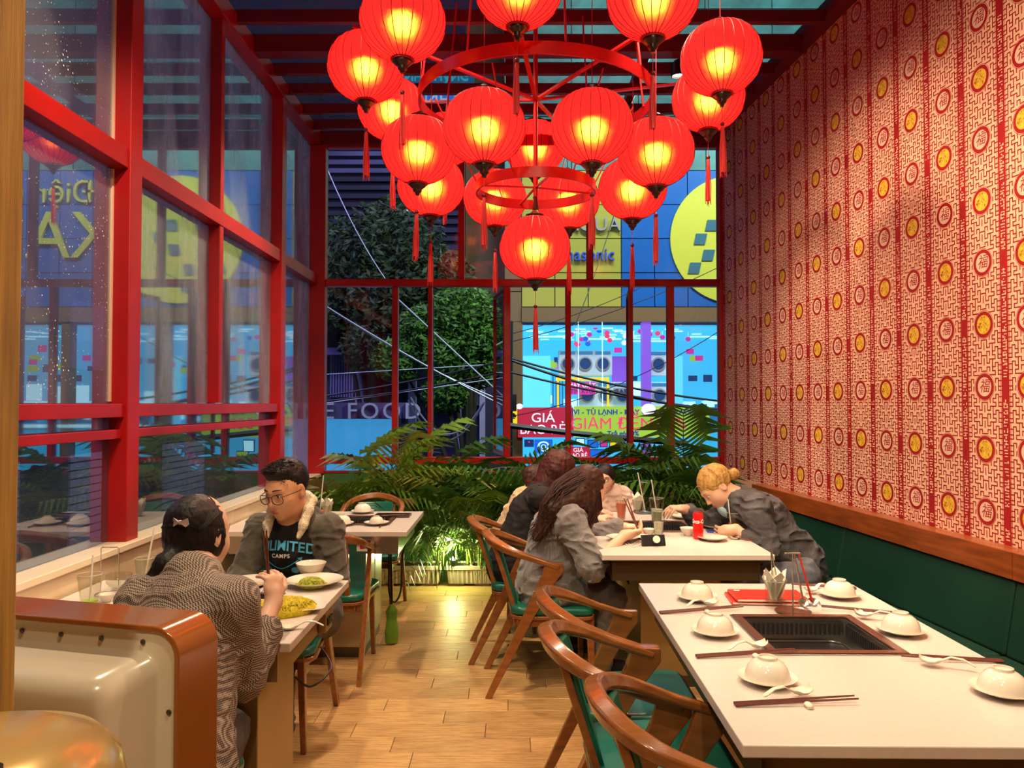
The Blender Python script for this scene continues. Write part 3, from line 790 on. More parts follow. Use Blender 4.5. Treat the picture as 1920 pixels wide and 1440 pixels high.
Lanterns = [ # px, py, Y, where
    (755, 42, 3.49, 'large red silk lantern at the top left, cut by the picture edge'),
    (686, 127, 3.97, 'leftmost red silk lantern of the chandelier'),
    (972, -22, 3.39, 'red silk lantern at the top centre showing only its lower half'),
    (1224, -4, 3.27, 'red silk lantern cut by the top edge left of the uppermost right one'),
    (1352, 111, 3.76, 'rightmost upper red silk lantern beside the wallpaper'),
    (1328, 186, 4.20, 'red silk lantern partly behind and below the rightmost upper one'),
    (735, 206, 4.43, 'dimmer red silk lantern behind the leftmost one'),
    (785, 283, 4.05, 'red silk lantern in front at mid left, below the big ring'),
    (908, 240, 3.64, 'large red silk lantern left of the central rod'),
    (1110, 240, 3.67, 'large red silk lantern right of the central rod'),
    (1230, 287, 3.97, 'red silk lantern at mid right with the tassel over the blue sign'),
    (1003, 278, 5.0, 'small far red silk lantern behind the central rod above the small ring'),
    (808, 350, 4.50, 'red silk lantern low on the left behind a nearer one'),
    (928, 373, 4.80, 'red silk lantern seen through the left side of the small ring'),
    (1065, 377, 4.80, 'red silk lantern seen through the right side of the small ring'),
    (1186, 355, 4.43, 'red silk lantern low on the right above the longest thin tassel'),
    (1003, 466, 4.27, 'lowest red silk lantern hanging alone below the small ring'),
    (838, 262, 5.25, 'red silk lantern mostly hidden behind two nearer ones on the left'),
]
proto = make_lantern()
lanterns = []
for i, (px, py, Y, lab) in enumerate(Lanterns):
    p = A(px, py, Y); rz = random.random() * 6
    if i == 0: o = proto; o.location = p; o['label'] = lab; o.rotation_euler = (0, 0, rz)
    else: o = copy_tree(proto, None, p, (random.uniform(-.02, .02), random.uniform(-.02, .02), rz), lab)
    lanterns.append(o)
    top = 3.87 - p.z if p.z > 3 else (.44 if p.z > 2.6 else .33)
    G().cyl((0, 0, .205), (0, 0, top), .0022, n=5).build('hanging_cord', 'tassel', o)
# chandelier frame
CX, CY_ = .13, 4.2
chd = thing('chandelier_frame', 'red metal chandelier frame of one big ring and one small ring around a rod', 'chandelier', (CX, CY_, 0))
def ring(R, z, h, t, name='ring'):
    n = 72; pts = [(R * math.cos(2*PI*k/n), R * math.sin(2*PI*k/n), z) for k in range(n)]
    ups = [Vector((0, 0, 1))] * n
    G().band(pts, t, h, ups, closed=True).build(name, 'chandelier_red', chd, 60)
ring(.64, 3.15, .062, .012); ring(.325, 2.66, .055, .010)
G().cyl((0, 0, 2.62), (0, 0, 3.86), .013, n=10).build('central_rod', 'chandelier_red', chd, 60)
G().cyl((0, 0, 2.55), (0, 0, 2.63), .02, .008, n=10).build('rod_end', 'lantern_cap', chd, 60)
for k in range(6):
    a = 2*PI*k/6 + .35
    G().band([(.01*math.cos(a), .01*math.sin(a), 3.16), (1.0*math.cos(a), 1.0*math.sin(a), 3.40)], .022, .012, Vector((0, 0, 1))).build('arm', 'chandelier_red', chd)
for k in range(4):
    a = PI/4 * 2 * k + .25
    G().band([(0, 0, 2.67), (.32*math.cos(a), .32*math.sin(a), 2.66)], .012, .008, Vector((0, 0, 1))).build('spoke', 'chandelier_red', chd)
for k in range(8):
    a = 2*PI*k/8 + .2
    G().cyl((.63*math.cos(a), .63*math.sin(a), 3.17), (.55*math.cos(a), .55*math.sin(a), 3.86), .006, n=6).build('hanger', 'chandelier_red', chd)
for k in range(6):
    a = 2*PI*k/6 + .1
    G().cyl((.32*math.cos(a), .32*math.sin(a), 2.68), (.55*math.cos(a), .55*math.sin(a), 3.14), .004, n=6).build('chain', 'chandelier_red', chd)
# ================================================================== OUTSIDE
GZ = -3.2
mat('asphalt', (.03, .03, .035), .5, 0, .3, 2)
mat('clad_yellow', (.42, .40, .05), .4, 0, .08, 1)
mat('clad_blue', (.010, .125, .42), .35, 0, .08, 1)
mat('clad_teal', (.08, .28, .24), .5, 0, .45, .5, stretch=(1, 1, 3))
mat('clad_brown', (.20, .12, .045), .5)
mat('logo_yellow', (.62, .62, .05), .45)
mat('logo_dark', (.03, .14, .18), .5)
mat('sign_blue', (.03, .10, .65), .4); mat('sign_grey', (.35, .34, .36), .4, .2)
mat('dark_purple', (.035, .028, .08), .8, 0, .4, .5)
mat('purple_wall', (.12, .10, .28), .8, 0, .4, .8)
mat('pale_purple', (.35, .32, .52), .7, 0, .2, 2)
mat('dark_metal', (.02, .02, .03), .5)
mat('trunk', (.03, .022, .015), .9, 0, .4, 5)
mat('tree_leaf', (.07, .19, .022), .6, 0, .4, 1.5)
mat('tree_leaf_dark', (.045, .08, .035), .7, 0, .4, 1.5)
mat('wire_pale', (.55, .58, .80), .4); mat('wire_black', (.006, .006, .012), .5)
mat('machine_white', (.6, .75, .85), .3)
glow('shop_cyan', (.05, .52, .92), 1.0); glow('shop_white', (.42, .85, 1), 1.6); glow('shop_blue', (.01, .14, .75), 1.0)
glow('shop_deep', (.02, .22, .50), .8)
glow('shop_pale', (.12, .66, .95), 1.2); glow('ban_red', (.55, .015, .06), .75); glow('ban_green', (.36, .62, .06), .85); glow('ban_pink', (.85, .05, .16), 1.0)
glow('ban_white', (.85, .9, 1), 1.1); glow('ban_navy', (.01, .05, .35), .8); glow('yellow_lit', (.85, .62, .02), 1.0)
glow('magenta_lit', (.7, .03, .35), .9); glow('violet_lit', (.25, .10, .75), .8); glow('navy_lit', (.01, .05, .20), .7)
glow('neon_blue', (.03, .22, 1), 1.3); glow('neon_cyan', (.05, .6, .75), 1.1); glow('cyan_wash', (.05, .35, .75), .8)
glow('dim_sign', (.30, .34, .60), .45)
st = struct('ground'); G().bb((-40, 7.2, GZ - .1), (40, 60, GZ)).build('asphalt', 'asphalt', st)
SY = 25.0
def W(px, py, Y=SY): p = A(px, py, Y); return p.x, p.z
shop = thing('shop_building', 'brightly lit electronics shop across the street with yellow and blue cladding', 'building', (0, SY, 0))
def sbox(name, x0, x1, z0, z1, m, y0=0., y1=.12, par=None, bevel=0):
    c = ((x0 + x1) / 2, (y0 + y1) / 2, (z0 + z1) / 2)
    return G().box((0, 0, 0), (abs(x1 - x0), abs(y1 - y0), abs(z1 - z0))).build(name, m, par or shop, loc=c, bevel=bevel)
sbox('backing_wall', -.25, 17.5, 4.15, 16.5, 'dark_metal', .14, .4)
xy0, _ = W(978, 500); xb, _ = W(1165, 500)
zs = [4.64 + 1.12 * k for k in range(5)]
def panels(x0, x1, z0, z1, nx, nz, m, name='panel'):
    dx, dz = (x1 - x0) / nx, (z1 - z0) / nz
    me = G().box((0, 0, 0), (dx - .03, .1, dz - .03)).mesh(name, m)
    for i in range(nx):
        for j in range(nz): link(name, me, shop, loc=(x0 + dx * (i + .5), .06, z0 + dz * (j + .5)))
panels(-.25, xy0, 4.15, 9.13, 1, 5, 'clad_brown')
panels(xy0, xb, 4.64, 9.13, 3, 4, 'clad_yellow')
panels(xb, 16.64, 4.64, 9.13, 12, 4, 'clad_blue')
panels(-.25, 17.4, 9.13, 16.3, 8, 4, 'clad_teal')
sbox('fascia', xy0, 17.5, 4.15, 4.62, 'clad_brown', -.05, .1)
zo0, zo1 = -.6, W(1000, 602)[1]
sbox('column', W(962, 700)[0], W(980, 700)[0], GZ, 4.15, 'clad_brown', 0, .5)
sbox('column', W(1205, 700)[0], W(1221, 700)[0], GZ, 4.15, 'violet_lit', 0, .4)
sbox('fascia', W(980, 700)[0], 17.5, zo1, 4.15, 'clad_brown', .05, .3)
for xx in (7.6, 10.8, 14.0, 17.2): sbox('column', xx, xx + .28, GZ, 4.15, 'clad_brown', 0, .4)
# lit interior on two floors
xi0 = W(981, 700)[0]
sbox('interior_wall', xi0, 17.4, GZ, 4.15, 'shop_cyan', 6.0, 6.1)
sbox('interior_ceiling', xi0, 17.4, 4.05, 4.1, 'shop_cyan', .5, 6.0)
sbox('interior_wall', xi0 - .1, xi0, GZ, 4.1, 'shop_cyan', .5, 6.0)
sbox('interior_floor', xi0, 17.4, .62, .72, 'shop_deep', .3, 6.0)
g = G()
rr = random.Random(11)
for k in range(70):
    x = rr.uniform(xi0 + .3, 17); y = rr.uniform(.8, 5.6); g.box((x, y, 4.02), (.34, .10, .03))
g.build('ceiling_lamp', 'shop_white', shop, kind='stuff')
g = G()
for k in range(16):
    x = xi0 + 1 + k * .95; g.box((x, 5.9, rr.uniform(1.3, 2.1)), (.6, .05, rr.uniform(.3, .7)))
g.build('wall_display', 'shop_white', shop, kind='stuff')
g = G()
for k in range(14): g.box((xi0 + .5 + k * 1.15, 5.6, 1.05), (.8, .3, rr.uniform(.4, .9)))
g.build('display_counter', 'shop_deep', shop, kind='stuff')
g = G()
for k in range(26): g.box((xi0 + .3 + k * .6, 5.85, rr.choice((2.5, 2.9, 3.2))), (.35, .05, rr.uniform(.15, .35)))
g.build('wall_poster', 'navy_lit', shop, kind='stuff')
g = G()
for k in range(22): g.box((rr.uniform(xi0 + .4, 17), rr.uniform(3, 5.5), rr.uniform(2.7, 3.3)), (.4, .05, .22))
g.build('price_poster', 'ban_green', shop, kind='stuff')
g = G()
for k in range(20): g.box((rr.uniform(xi0 + .4, 17), rr.uniform(2, 5.5), rr.uniform(2.8, 3.6)), (.3, .05, .2))
g.build('price_poster', 'magenta_lit', shop, kind='stuff')
g = G()
for k in range(9): g.box((xi0 + 1.0 + k * 1.9, 2.2 + (k % 3), 3.86), (1.5, .05, .05))
for k in range(4): g.box((8.5 + k * 2.4, 5.5, 1.55), (1.9, .1, .07))
for k in range(30): g.box((rr.uniform(xi0 + .5, 17), rr.uniform(4, 5.7), rr.uniform(.85, 1.5)), (rr.uniform(.15, .4), .1, rr.uniform(.1, .35)))
g.build('light_strip', 'shop_white', shop, kind='stuff')
for x0_, x1_ in ((xi0 + .05, xi0 + 1.1), (5.9, 6.5), (9.0, 9.5)): G().bb((x0_, 4.2, .72), (x1_, 4.3, 3.3)).build('display_panel', 'shop_pale', shop)
for k in range(5): G().bb((xi0 + 1.15 + k * .12, 3.9, .72), (xi0 + 1.21 + k * .12, 4.0, 2.6)).build('display_panel', 'shop_deep', shop)
# mullions of the shopfront
for px in (1085, 1130): 
    x, _ = W(px, 700); sbox('glazing_bar', x - .012, x + .012, .8, zo1, 'shop_white', .05, .09)
sbox('ledge', xi0, 17.4, .70, .80, 'shop_white', -.05, .3)
# washing machines on display
wm = thing('washing_machine', 'white front loading washing machine on display, upper row far left', 'washing machine', (0, SY + .9, 0), 0, 'washing machines in the shop window')
G().box((0, 0, .43), (.62, .5, .84)).build('cabinet', 'machine_white', wm, bevel=.02)
G().lathe([(.24, 0), (.24, .03), (.19, .035), (.18, 0)], 24).build('door_ring', 'sign_grey', wm, loc=(0, -.25, .40), rot=(PI/2, 0, 0))
G().lathe([(.0, .01), (.185, .01), (.185, 0)], 24).build('door_glass', 'navy_lit', wm, loc=(0, -.255, .40), rot=(PI/2, 0, 0))
G().box((0, -.26, .77), (.5, .02, .09)).build('control_panel', 'shop_deep', wm)
spots_ = [(1064, 705, 'upper row, far left'), (1096, 705, 'upper row, second from left'), (1129, 705, 'upper row, beside the purple panel'),
          (1100, 764, 'lower row, behind the purple sign'), (1134, 764, 'lower row, in the middle'), (1166, 764, 'lower row, next to the window bar'),
          (1232, 706, 'right of the violet column, upper'), (1234, 764, 'right of the violet column, lower')]
for i, (px, py, lab) in enumerate(spots_):
    p = A(px, py, SY + .9)
    o = wm if i == 0 else copy_tree(wm)
    o.location = p; o['label'] = 'front loading washing machine in the shop window, ' + lab
shf = tag(G().bb((W(1046, 706)[0], SY + .55, W(1046, 712)[1]), (W(1146, 706)[0], SY + 1.25, W(1046, 706)[1])).build('display_shelf', 'yellow_lit', None),
    'yellow lit display shelf between the two rows of washing machines', 'shelf')
G().bb((W(1046, 706)[0], SY + .55, .8), (W(1050, 706)[0], SY + .6, W(1046, 712)[1])).build('leg', 'yellow_lit', shf); G().bb((W(1142, 706)[0], SY + .55, .8), (W(1146, 706)[0], SY + .6, W(1046, 712)[1])).build('leg', 'yellow_lit', shf)
def boardsign(name, lab, cat, px0, py0, px1, py1, Y, m, texts, th=.05):
    x0, z1 = W(px0, py0, Y); x1, z0 = W(px1, py1, Y)
    t = thing(name, lab, cat, ((x0 + x1)/2, Y, (z0 + z1)/2))
    G().box((0, 0, 0), (x1 - x0, th, z1 - z0)).build('board', m, t)
    for s, px, py, hpx, m2, sx, bold in texts:
        x, z = W(px, py, Y); me = text_mesh(s, hpx / F * Y * 1.38, m2, .01, bold, sx=sx); me.transform(Matrix.Rotation(PI/2, 4, 'X'))
        link('lettering', me, t, loc=(x - (x0 + x1)/2, -th/2 - .012, z - (z0 + z1)/2))
    return t
boardsign('wall_poster', 'violet striped poster panel beside the washing machines', 'poster', 1147, 668, 1184, 722, SY + .9, 'violet_lit', [('', 1, 1, 5, 'ban_white', 1, 0)][:0])
boardsign('hanging_sign', 'purple sign with pale letters hanging under the yellow shelf', 'sign', 1066, 716, 1116, 740, SY + .45, 'magenta_lit', [('MÁY GIẶT', 1091, 723, 8, 'ban_white', 1, 0), ('TIN KTO', 1091, 734, 8, 'navy_lit', 1, .003)])
boardsign('hanging_sign', 'small dark lettered sign right of the purple one among the washing machines', 'sign', 1150, 728, 1176, 740, SY + .45, 'sign_grey', [('GAS', 1163, 734, 8, 'navy_lit', 1.2, .003)])
boardsign('banner', 'dark red banner with white letters hung on the shop front', 'banner', 971, 764, 1075, 820, SY - .3, 'ban_red', [('GIÁ', 1018, 784, 18, 'ban_white', 1.1, 0), ('BAO RẺ', 1018, 806, 18, 'ban_white', 1.0, 0)])
boardsign('banner', 'long lime green banner with pink letters advertising discounts', 'banner', 1076, 762, 1330, 820, SY - .28, 'ban_green',
    [('TIVI - TỦ LẠNH - MÁY GIẶT - KARAOKE', 1186, 773, 9.5, 'ban_navy', 1.05, .005), ('GIẢM ĐẾN 30%', 1178, 795, 22, 'ban_pink', 1.05, 0), ('Trả góp 0%', 1168, 813, 9, 'ban_navy', 1, .006)])
boardsign('banner', 'small red banner with white letters low behind the heads', 'banner', 1064, 838, 1106, 862, SY - .2, 'ban_red', [('GIÁ', 1084, 844, 8, 'ban_white', 1.05, 0), ('BAO RẺ', 1084, 854, 8, 'ban_white', .9, 0)])
boardsign('wall_poster', 'small yellow sign with a dark spade mark left of the red banner', 'sign', 957, 762, 970, 796, SY - .32, 'yellow_lit', [('♠', 963, 780, 8, 'wire_black', 1, 0)])
boardsign('advert_board', 'round ringed blue advert in the lower shop window', 'poster', 1002, 824, 1036, 850, SY + .5, 'shop_blue', [('O', 1019, 838, 20, 'shop_white', 1.1, 0), ('O', 1019, 838, 9, 'shop_white', 1.1, 0)])
boardsign('screen', 'black display panel with a red dot in the lower shop window', 'screen', 983, 824, 1001, 838, SY + .5, 'navy_lit', [('•', 992, 829, 9, 'ban_pink', 1, 0)])
cols = ['magenta_lit', 'shop_white', 'shop_blue', 'yellow_lit', 'magenta_lit', 'shop_white', 'shop_blue', 'ban_green']
for k, (px, py, w_, h_, lab) in enumerate([(1066, 834, 14, 16, 'pink screen left of'), (1088, 828, 14, 10, 'white screen above'), (1112, 832, 18, 12, 'blue screen right of'), (1150, 833, 12, 16, 'yellow screen far right of'),
     (1132, 832, 12, 10, 'pink screen between blue and yellow ones near'), (1250, 836, 18, 20, 'white screen under the lime banner, far from'), (1120, 851, 26, 14, 'low blue screen right of'), (1262, 851, 20, 8, 'green sign at the window edge beyond')]):
    x0, z1 = W(px, py, SY + .6); dx, dz = w_ / F * SY, h_ / F * SY
    t = thing('display_screen', lab + ' the small red banner', 'screen', (x0, SY + .6, z1), 0, 'screens in the lower shop window')
    G().box((0, 0, 0), (dx, .06, dz)).build('panel', cols[k], t); G().box((0, .04, 0), (dx + .06, .05, dz + .06)).build('bezel', 'navy_lit', t)
# hanging paper hearts and discs under the shop ceiling
for k in range(26):
    px = rr.choice((rr.uniform(1070, 1178), rr.uniform(1195, 1340), rr.uniform(1070, 1340))); py = rr.uniform(612, 648)
    p = A(px, py, SY + rr.uniform(.8, 2.5)); m2 = rr.choice(('magenta_lit', 'ban_pink', 'shop_blue', 'magenta_lit', 'ban_white'))
    o = G().ell((0, 0, 0), (.10, .10, .085), 8, 6).build('paper_ball', m2, None, 60, loc=p)
    tag(o, {'magenta_lit': 'dark pink', 'ban_pink': 'bright pink', 'shop_blue': 'blue', 'ban_white': 'white'}[m2] + ' ball hanging under the shop ceiling', 'decoration', 'coloured balls hanging in the shop')
    G().cyl((0, 0, .08), (0, 0, 4.0 - p.z), .006, n=4).build('string', 'shop_white', o)
# signs on the cladding
def letters(par, s, px, py, hpx, m, ext=.05, bold=0, sx=1, Y=SY, shear=0):
    x, z = W(px, py, Y); me = text_mesh(s, hpx / F * Y * 1.38, m, ext, bold, sx=sx, shear=shear); me.transform(Matrix.Rotation(PI/2, 4, 'X'))
    return link('lettering', me, par, loc=(x, -ext - .01, z))
letters(shop, 'AQUA', 1112, 423, 26, 'sign_grey', .06, .0)
letters(shop, 'Panasonic', 1092, 479, 24, 'sign_blue', .06, .0, .92)
g = G(); CXL, CZL, RL = 7.27, 6.85, 2.1; n = 64
g.prism([(CXL + RL * math.cos(2*PI*k/n), CZL + RL * math.sin(2*PI*k/n)) for k in range(n)], .05, lambda v: Vector((v.x, -v.z + .0, v.y)))
g.build('sign_disc', 'logo_yellow', shop)
for x, z in ((6.15, 6.85), (6.52, 7.30), (6.40, 6.32), (5.95, 5.90), (6.9, 7.75), (6.9, 5.85), (7.4, 6.5), (7.9, 6.9), (7.5, 7.3), (7.0, 5.3)):
    G().prism([(x - .22, z - .18), (x + .14, z - .18), (x + .22, z + .18), (x - .14, z + .18)], .03, lambda v: Vector((v.x, -.052 - v.z, v.y))).build('sign_mark', 'logo_dark', shop)
def letters_at(s, x, z, size, m, bold=0):
    me = text_mesh(s, size, m, .05, bold); me.transform(Matrix.Rotation(PI/2, 4, 'X')); link('lettering', me, shop, loc=(x, -.06, z))
letters_at('Điện máy', 12.0, 8.35, 1.0, 'logo_yellow', 0); letters_at('XANH', 12.4, 6.9, 2.2, 'logo_yellow', 0)
# small shop-front lamps
for k, (px, py) in enumerate([(974, 762), (1216, 768)]):
    t = thing('flood_lamp', ('left' if k == 0 else 'right') + ' small white floodlight shining at the top edge of the banners', 'lamp', A(px, py, SY - .5))
    G().ell((0, 0, 0), (.11 + .12 * k, .06, .09 + .1 * k), 12, 8).build('lens', 'ban_white', t, 60); G().bb((-.01, .05, 0), (.01, .5, .02)).build('bracket', 'dark_metal', t)
# dark utility pole and cables
pole = thing('utility_pole', 'dark utility pole left of the bright shop', 'pole', (W(955, 700, 16)[0], 16, 0))
G().cyl((0, 0, GZ), (0, 0, 3.2), .085, .07, 10).build('pole_shaft', 'wire_black', pole, 60)
G().box((.02, 0, 1.5), (.26, .2, .35)).build('junction_box', 'wire_black', pole)
def cable(a, b, sag, r, m, lab, grp):
    P0, P1 = A(*a), A(*b); n = 14
    pts = [P0.lerp(P1, k / n) - Vector((0, 0, sag * 4 * (k / n) * (1 - k / n))) for k in range(n + 1)]
    tag(G().tube(pts, r, 5).build('overhead_cable', m, None, 60), lab, 'cable', grp)
PW_ = 'pale overhead cables on the left'; BW = 'dark overhead cables before the shop'
cable((612, 575, 12), (942, 760, 12.5), .05, .014, 'wire_pale', 'thick pale cable running down from the top left to the window middle', PW_)
cable((612, 575, 12.1), (944, 752, 12.6), .10, .010, 'wire_pale', 'thinner pale cable just above the thick descending pale one', PW_)
cable((745, 560, 12), (945, 745, 12), .0, .013, 'wire_pale', 'steep pale cable crossing before the tree', PW_)
cable((770, 745, 11), (905, 757, 11), .48, .012, 'wire_pale', 'upper of the two deep hanging pale loops of cable', PW_)
cable((765, 750, 11), (908, 754, 11), .56, .013, 'wire_pale', 'lower of the two deep hanging pale loops of cable', PW_)
cable((612, 702, 13), (945, 682, 13), .0, .008, 'wire_pale', 'nearly level fine pale cable above the house door', PW_)
cable((612, 756, 13), (945, 708, 13), .0, .009, 'wire_pale', 'rising fine pale cable above the sign of the low building', PW_)
cable((615, 320, 14), (722, 522, 14), .12, .009, 'wire_pale', 'fine pale cable hanging in the upper left back window', PW_)
cable((612, 742, 12.4), (930, 680, 12.4), .03, .016, 'wire_black', 'upper black cable rising across the house', BW)
cable((612, 752, 12.2), (930, 700, 12.2), .04, .016, 'wire_black', 'lower black cable rising across the house', BW)
cable((960, 672, 15), (1350, 752, 15), .10, .022, 'wire_black', 'highest black cable in front of the washing machines', BW)
cable((960, 676, 14.6), (1350, 772, 14.6), .12, .026, 'wire_black', 'second black cable in front of the washing machines', BW)
cable((958, 698, 15), (1350, 768, 15.3), .08, .022, 'wire_black', 'third black cable in front of the washing machines', BW)
cable((955, 798, 14), (1290, 832, 14), .02, .055, 'wire_black', 'thick black cable crossing the banners', BW)
cable((962, 640, 18), (1350, 500, 18), .15, .010, 'wire_black', 'fine dark cable rising over the brown fascia', BW)
cable((962, 625, 18), (1200, 540, 18), .08, .009, 'wire_black', 'second fine dark cable rising over the brown fascia', BW)
cable((962, 780, 16), (1350, 620, 16), .25, .009, 'wire_black', 'fine dark cable rising across the bright shop interior', BW)
cable((1180, 300, 15), (1078, 610, 15), .2, .009, 'wire_black', 'steep fine dark cable over the yellow cladding', BW)
# ---- left: dark buildings
def Wx(px, Y): return A(px, 700, Y).x
def Wz(py, Y): return A(960, py, Y).z
b1 = thing('dark_building', 'tall dark building with horizontal louvres behind the trees', 'building', (0, 27, 0))
G().bb((Wx(560, 27), 0, GZ), (Wx(868, 27), 4, Wz(255, 27))).build('wall', 'dark_purple', b1)
for k in range(14):
    z = Wz(470, 27) + k * .30; G().bb((Wx(565, 27), -.25, z), (Wx(862, 27), -.05, z + .16)).build('louvre', 'purple_wall' if k > 8 else 'dark_purple', b1)
G().bb((Wx(755, 27), -.12, Wz(430, 27)), (Wx(790, 27), -.02, Wz(300, 27))).build('pale_panel', 'pale_purple', b1)  # paler panel on the dark front
for px, py in ((768, 401), (775, 482)): G().ell((Wx(px, 27), -.4, Wz(py, 27)), (.10, .06, .07), 10, 6).build('lamp', 'ban_white', b1, 60)
G().bb((-30, 1, GZ), (Wx(560, 27), 3, 14)).build('wall', 'dark_purple', b1)
G().bb((Wx(868, 27), 1.5, GZ), (Wx(972, 27), 3, 16)).build('wall', 'clad_brown', b1)
h = thing('old_house', 'dim violet house with pillars and barred door behind the cables', 'building', (0, 19, 0))
G().bb((Wx(560, 19), 0, GZ), (Wx(952, 19), .3, Wz(600, 19))).build('wall', 'dark_purple', h)
G().bb((Wx(600, 19), -.6, Wz(668, 19)), (Wx(760, 19), -.02, Wz(655, 19))).build('canopy', 'purple_wall', h)
for px, w_ in ((678, 16), (712, 8), (775, 14), (862, 8), (905, 10)):
    G().bb((Wx(px - w_/2, 19), -.25, GZ), (Wx(px + w_/2, 19), -.02, Wz(660, 19))).build('pillar', 'pale_purple', h)
G().bb((Wx(620, 19), -.08, Wz(745, 19)), (Wx(665, 19), -.02, Wz(668, 19))).build('window', 'purple_wall', h)
for k in range(9): G().bb((Wx(622 + k * 5, 19), -.12, Wz(745, 19)), (Wx(623.4 + k * 5, 19), -.09, Wz(668, 19))).build('window_bar', 'pale_purple', h)
G().bb((Wx(868, 19), -.10, Wz(760, 19)), (Wx(900, 19), -.02, Wz(685, 19))).build('door', 'purple_wall', h)
for k in range(6): G().bb((Wx(870 + k * 5.4, 19), -.14, Wz(760, 19)), (Wx(871.4 + k * 5.4, 19), -.11, Wz(685, 19))).build('door_bar', 'pale_purple', h)
fb = thing('food_kiosk', 'low building with pale lettered fascia and cyan glowing wall at the bottom left', 'building', (0, 14, 0))
G().bb((Wx(540, 14), 0, Wz(785, 14)), (Wx(765, 14), .2, Wz(755, 14))).build('fascia', 'purple_wall', fb)
me = text_mesh('FINE FOOD', .42, 'dim_sign', .02, 0, space=1.25); me.transform(Matrix.Rotation(PI/2, 4, 'X')); link('lettering', me, fb, loc=(Wx(658, 14), -.03, Wz(772, 14)))
G().bb((Wx(540, 14), .05, GZ), (Wx(745, 14), .2, Wz(786, 14))).build('glow_wall', 'cyan_wash', fb)  # cyan light on the wall is put in as emission
G().bb((Wx(745, 14), .0, GZ), (Wx(765, 14), .2, Wz(786, 14))).build('side_post', 'dark_purple', fb)
# ---- trees
def tree(lab, x, y, z0, blobs, n, seed, m, sz=.22):
    r = random.Random(seed); t = thing('street_tree', lab, 'tree', (x, y, z0))
    g = G(); top = max(b[2] for b in blobs)
    g.tube([(0, 0, 0), (.1, .05, top * .4), (.0, 0, top * .8)], [.18, .13, .06], 8)
    for b in blobs: g.tube([(0, 0, top * .35), (b[0] * .5, b[1] * .5, b[2] * .75), (b[0], b[1], b[2])], [.07, .05, .02], 6)
    g.build('trunk', 'trunk', t, 60)
    g = G()
    for _ in range(n):
        b = r.choice(blobs); d = Vector((r.gauss(0, 1), r.gauss(0, 1), r.gauss(0, 1))).normalized() * (r.random() ** .35)
        c = Vector(b[:3]) + Vector((d.x * b[3], d.y * b[3], d.z * b[3] * .8))
        a = Vector((r.gauss(0, 1), r.gauss(0, 1), r.gauss(0, .6))).normalized(); bb = a.cross(Vector((r.gauss(0, 1), r.gauss(0, 1), r.gauss(0, 1)))).normalized()
        s = sz * r.uniform(.6, 1.2)
        g.add([c - a * s, c + bb * s * .35, c + a * s, c - bb * s * .35], [(0, 1, 2, 3)])
    g.build('foliage', m, t, kind='stuff')
tree('bushy green tree lit from the street behind the open casement', Wx(880, 16), 16, GZ, [(-.1, 0, 6.6, .75), (-.4, 0, 5.7, .7), (.1, .3, 5.5, .65), (-.9, .2, 6.3, .6), (.2, 0, 6.0, .6), (-1.5, .2, 5.6, .6), (-.5, 0, 4.9, .5)], 15000, 1, 'tree_leaf', .085)
tree('dark leafy tree filling the upper left of the back window', Wx(700, 18), 18, GZ, [(-.6, 0, 8.2, 1.1), (.5, 0, 8.6, 1.2), (1.4, 0, 7.6, 1.0), (.2, 0, 7.2, 1.0), (-.9, .3, 7.0, .8), (1.0, 0, 6.4, .9), (0, 0, 6.0, .8)], 14000, 2, 'tree_leaf_dark', .12)
# ---- beyond the left windows
lb = thing('side_building', 'dim shuttered building beyond the left windows', 'building', (-9, 0, 0))
G().bb((-.5, -2, GZ), (0, 24, 8)).build('wall', 'dark_purple', lb)
for k in range(5):
    y0 = 3 + k * 4.2
    g = G()
    for j in range(18): g.bb((0, y0, -2.6 + j * .17), (.05, y0 + 2.6, -2.6 + j * .17 + .14))
    g.build('roller_shutter', 'pale_purple', lb, kind='stuff')
    G().bb((0, y0, 2.2), (.06, y0 + 1.4, 3.6)).build('window', 'purple_wall', lb)
# ---- flipped glowing sign over the roof, modelled in place of a glass reflection
ns = thing('roof_reflection_sign', 'faint upside-down blue lettered sign standing in for a reflection in the glass roof', 'sign', tuple(A(815, 185, 12)))
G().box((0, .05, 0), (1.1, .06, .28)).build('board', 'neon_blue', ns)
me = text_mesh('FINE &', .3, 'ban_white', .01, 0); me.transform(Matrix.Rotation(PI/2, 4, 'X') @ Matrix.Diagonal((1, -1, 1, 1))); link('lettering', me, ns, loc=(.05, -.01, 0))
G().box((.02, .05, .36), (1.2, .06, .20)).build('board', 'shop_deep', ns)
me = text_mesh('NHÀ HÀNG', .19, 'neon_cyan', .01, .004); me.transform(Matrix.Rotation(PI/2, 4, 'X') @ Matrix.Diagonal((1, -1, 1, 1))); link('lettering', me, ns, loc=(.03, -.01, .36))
G().bb((-.55, .06, -.9), (-.52, .1, .3)).build('bracket', 'dark_metal', ns); G().bb((.52, .06, -.9), (.55, .1, .3)).build('bracket', 'dark_metal', ns)
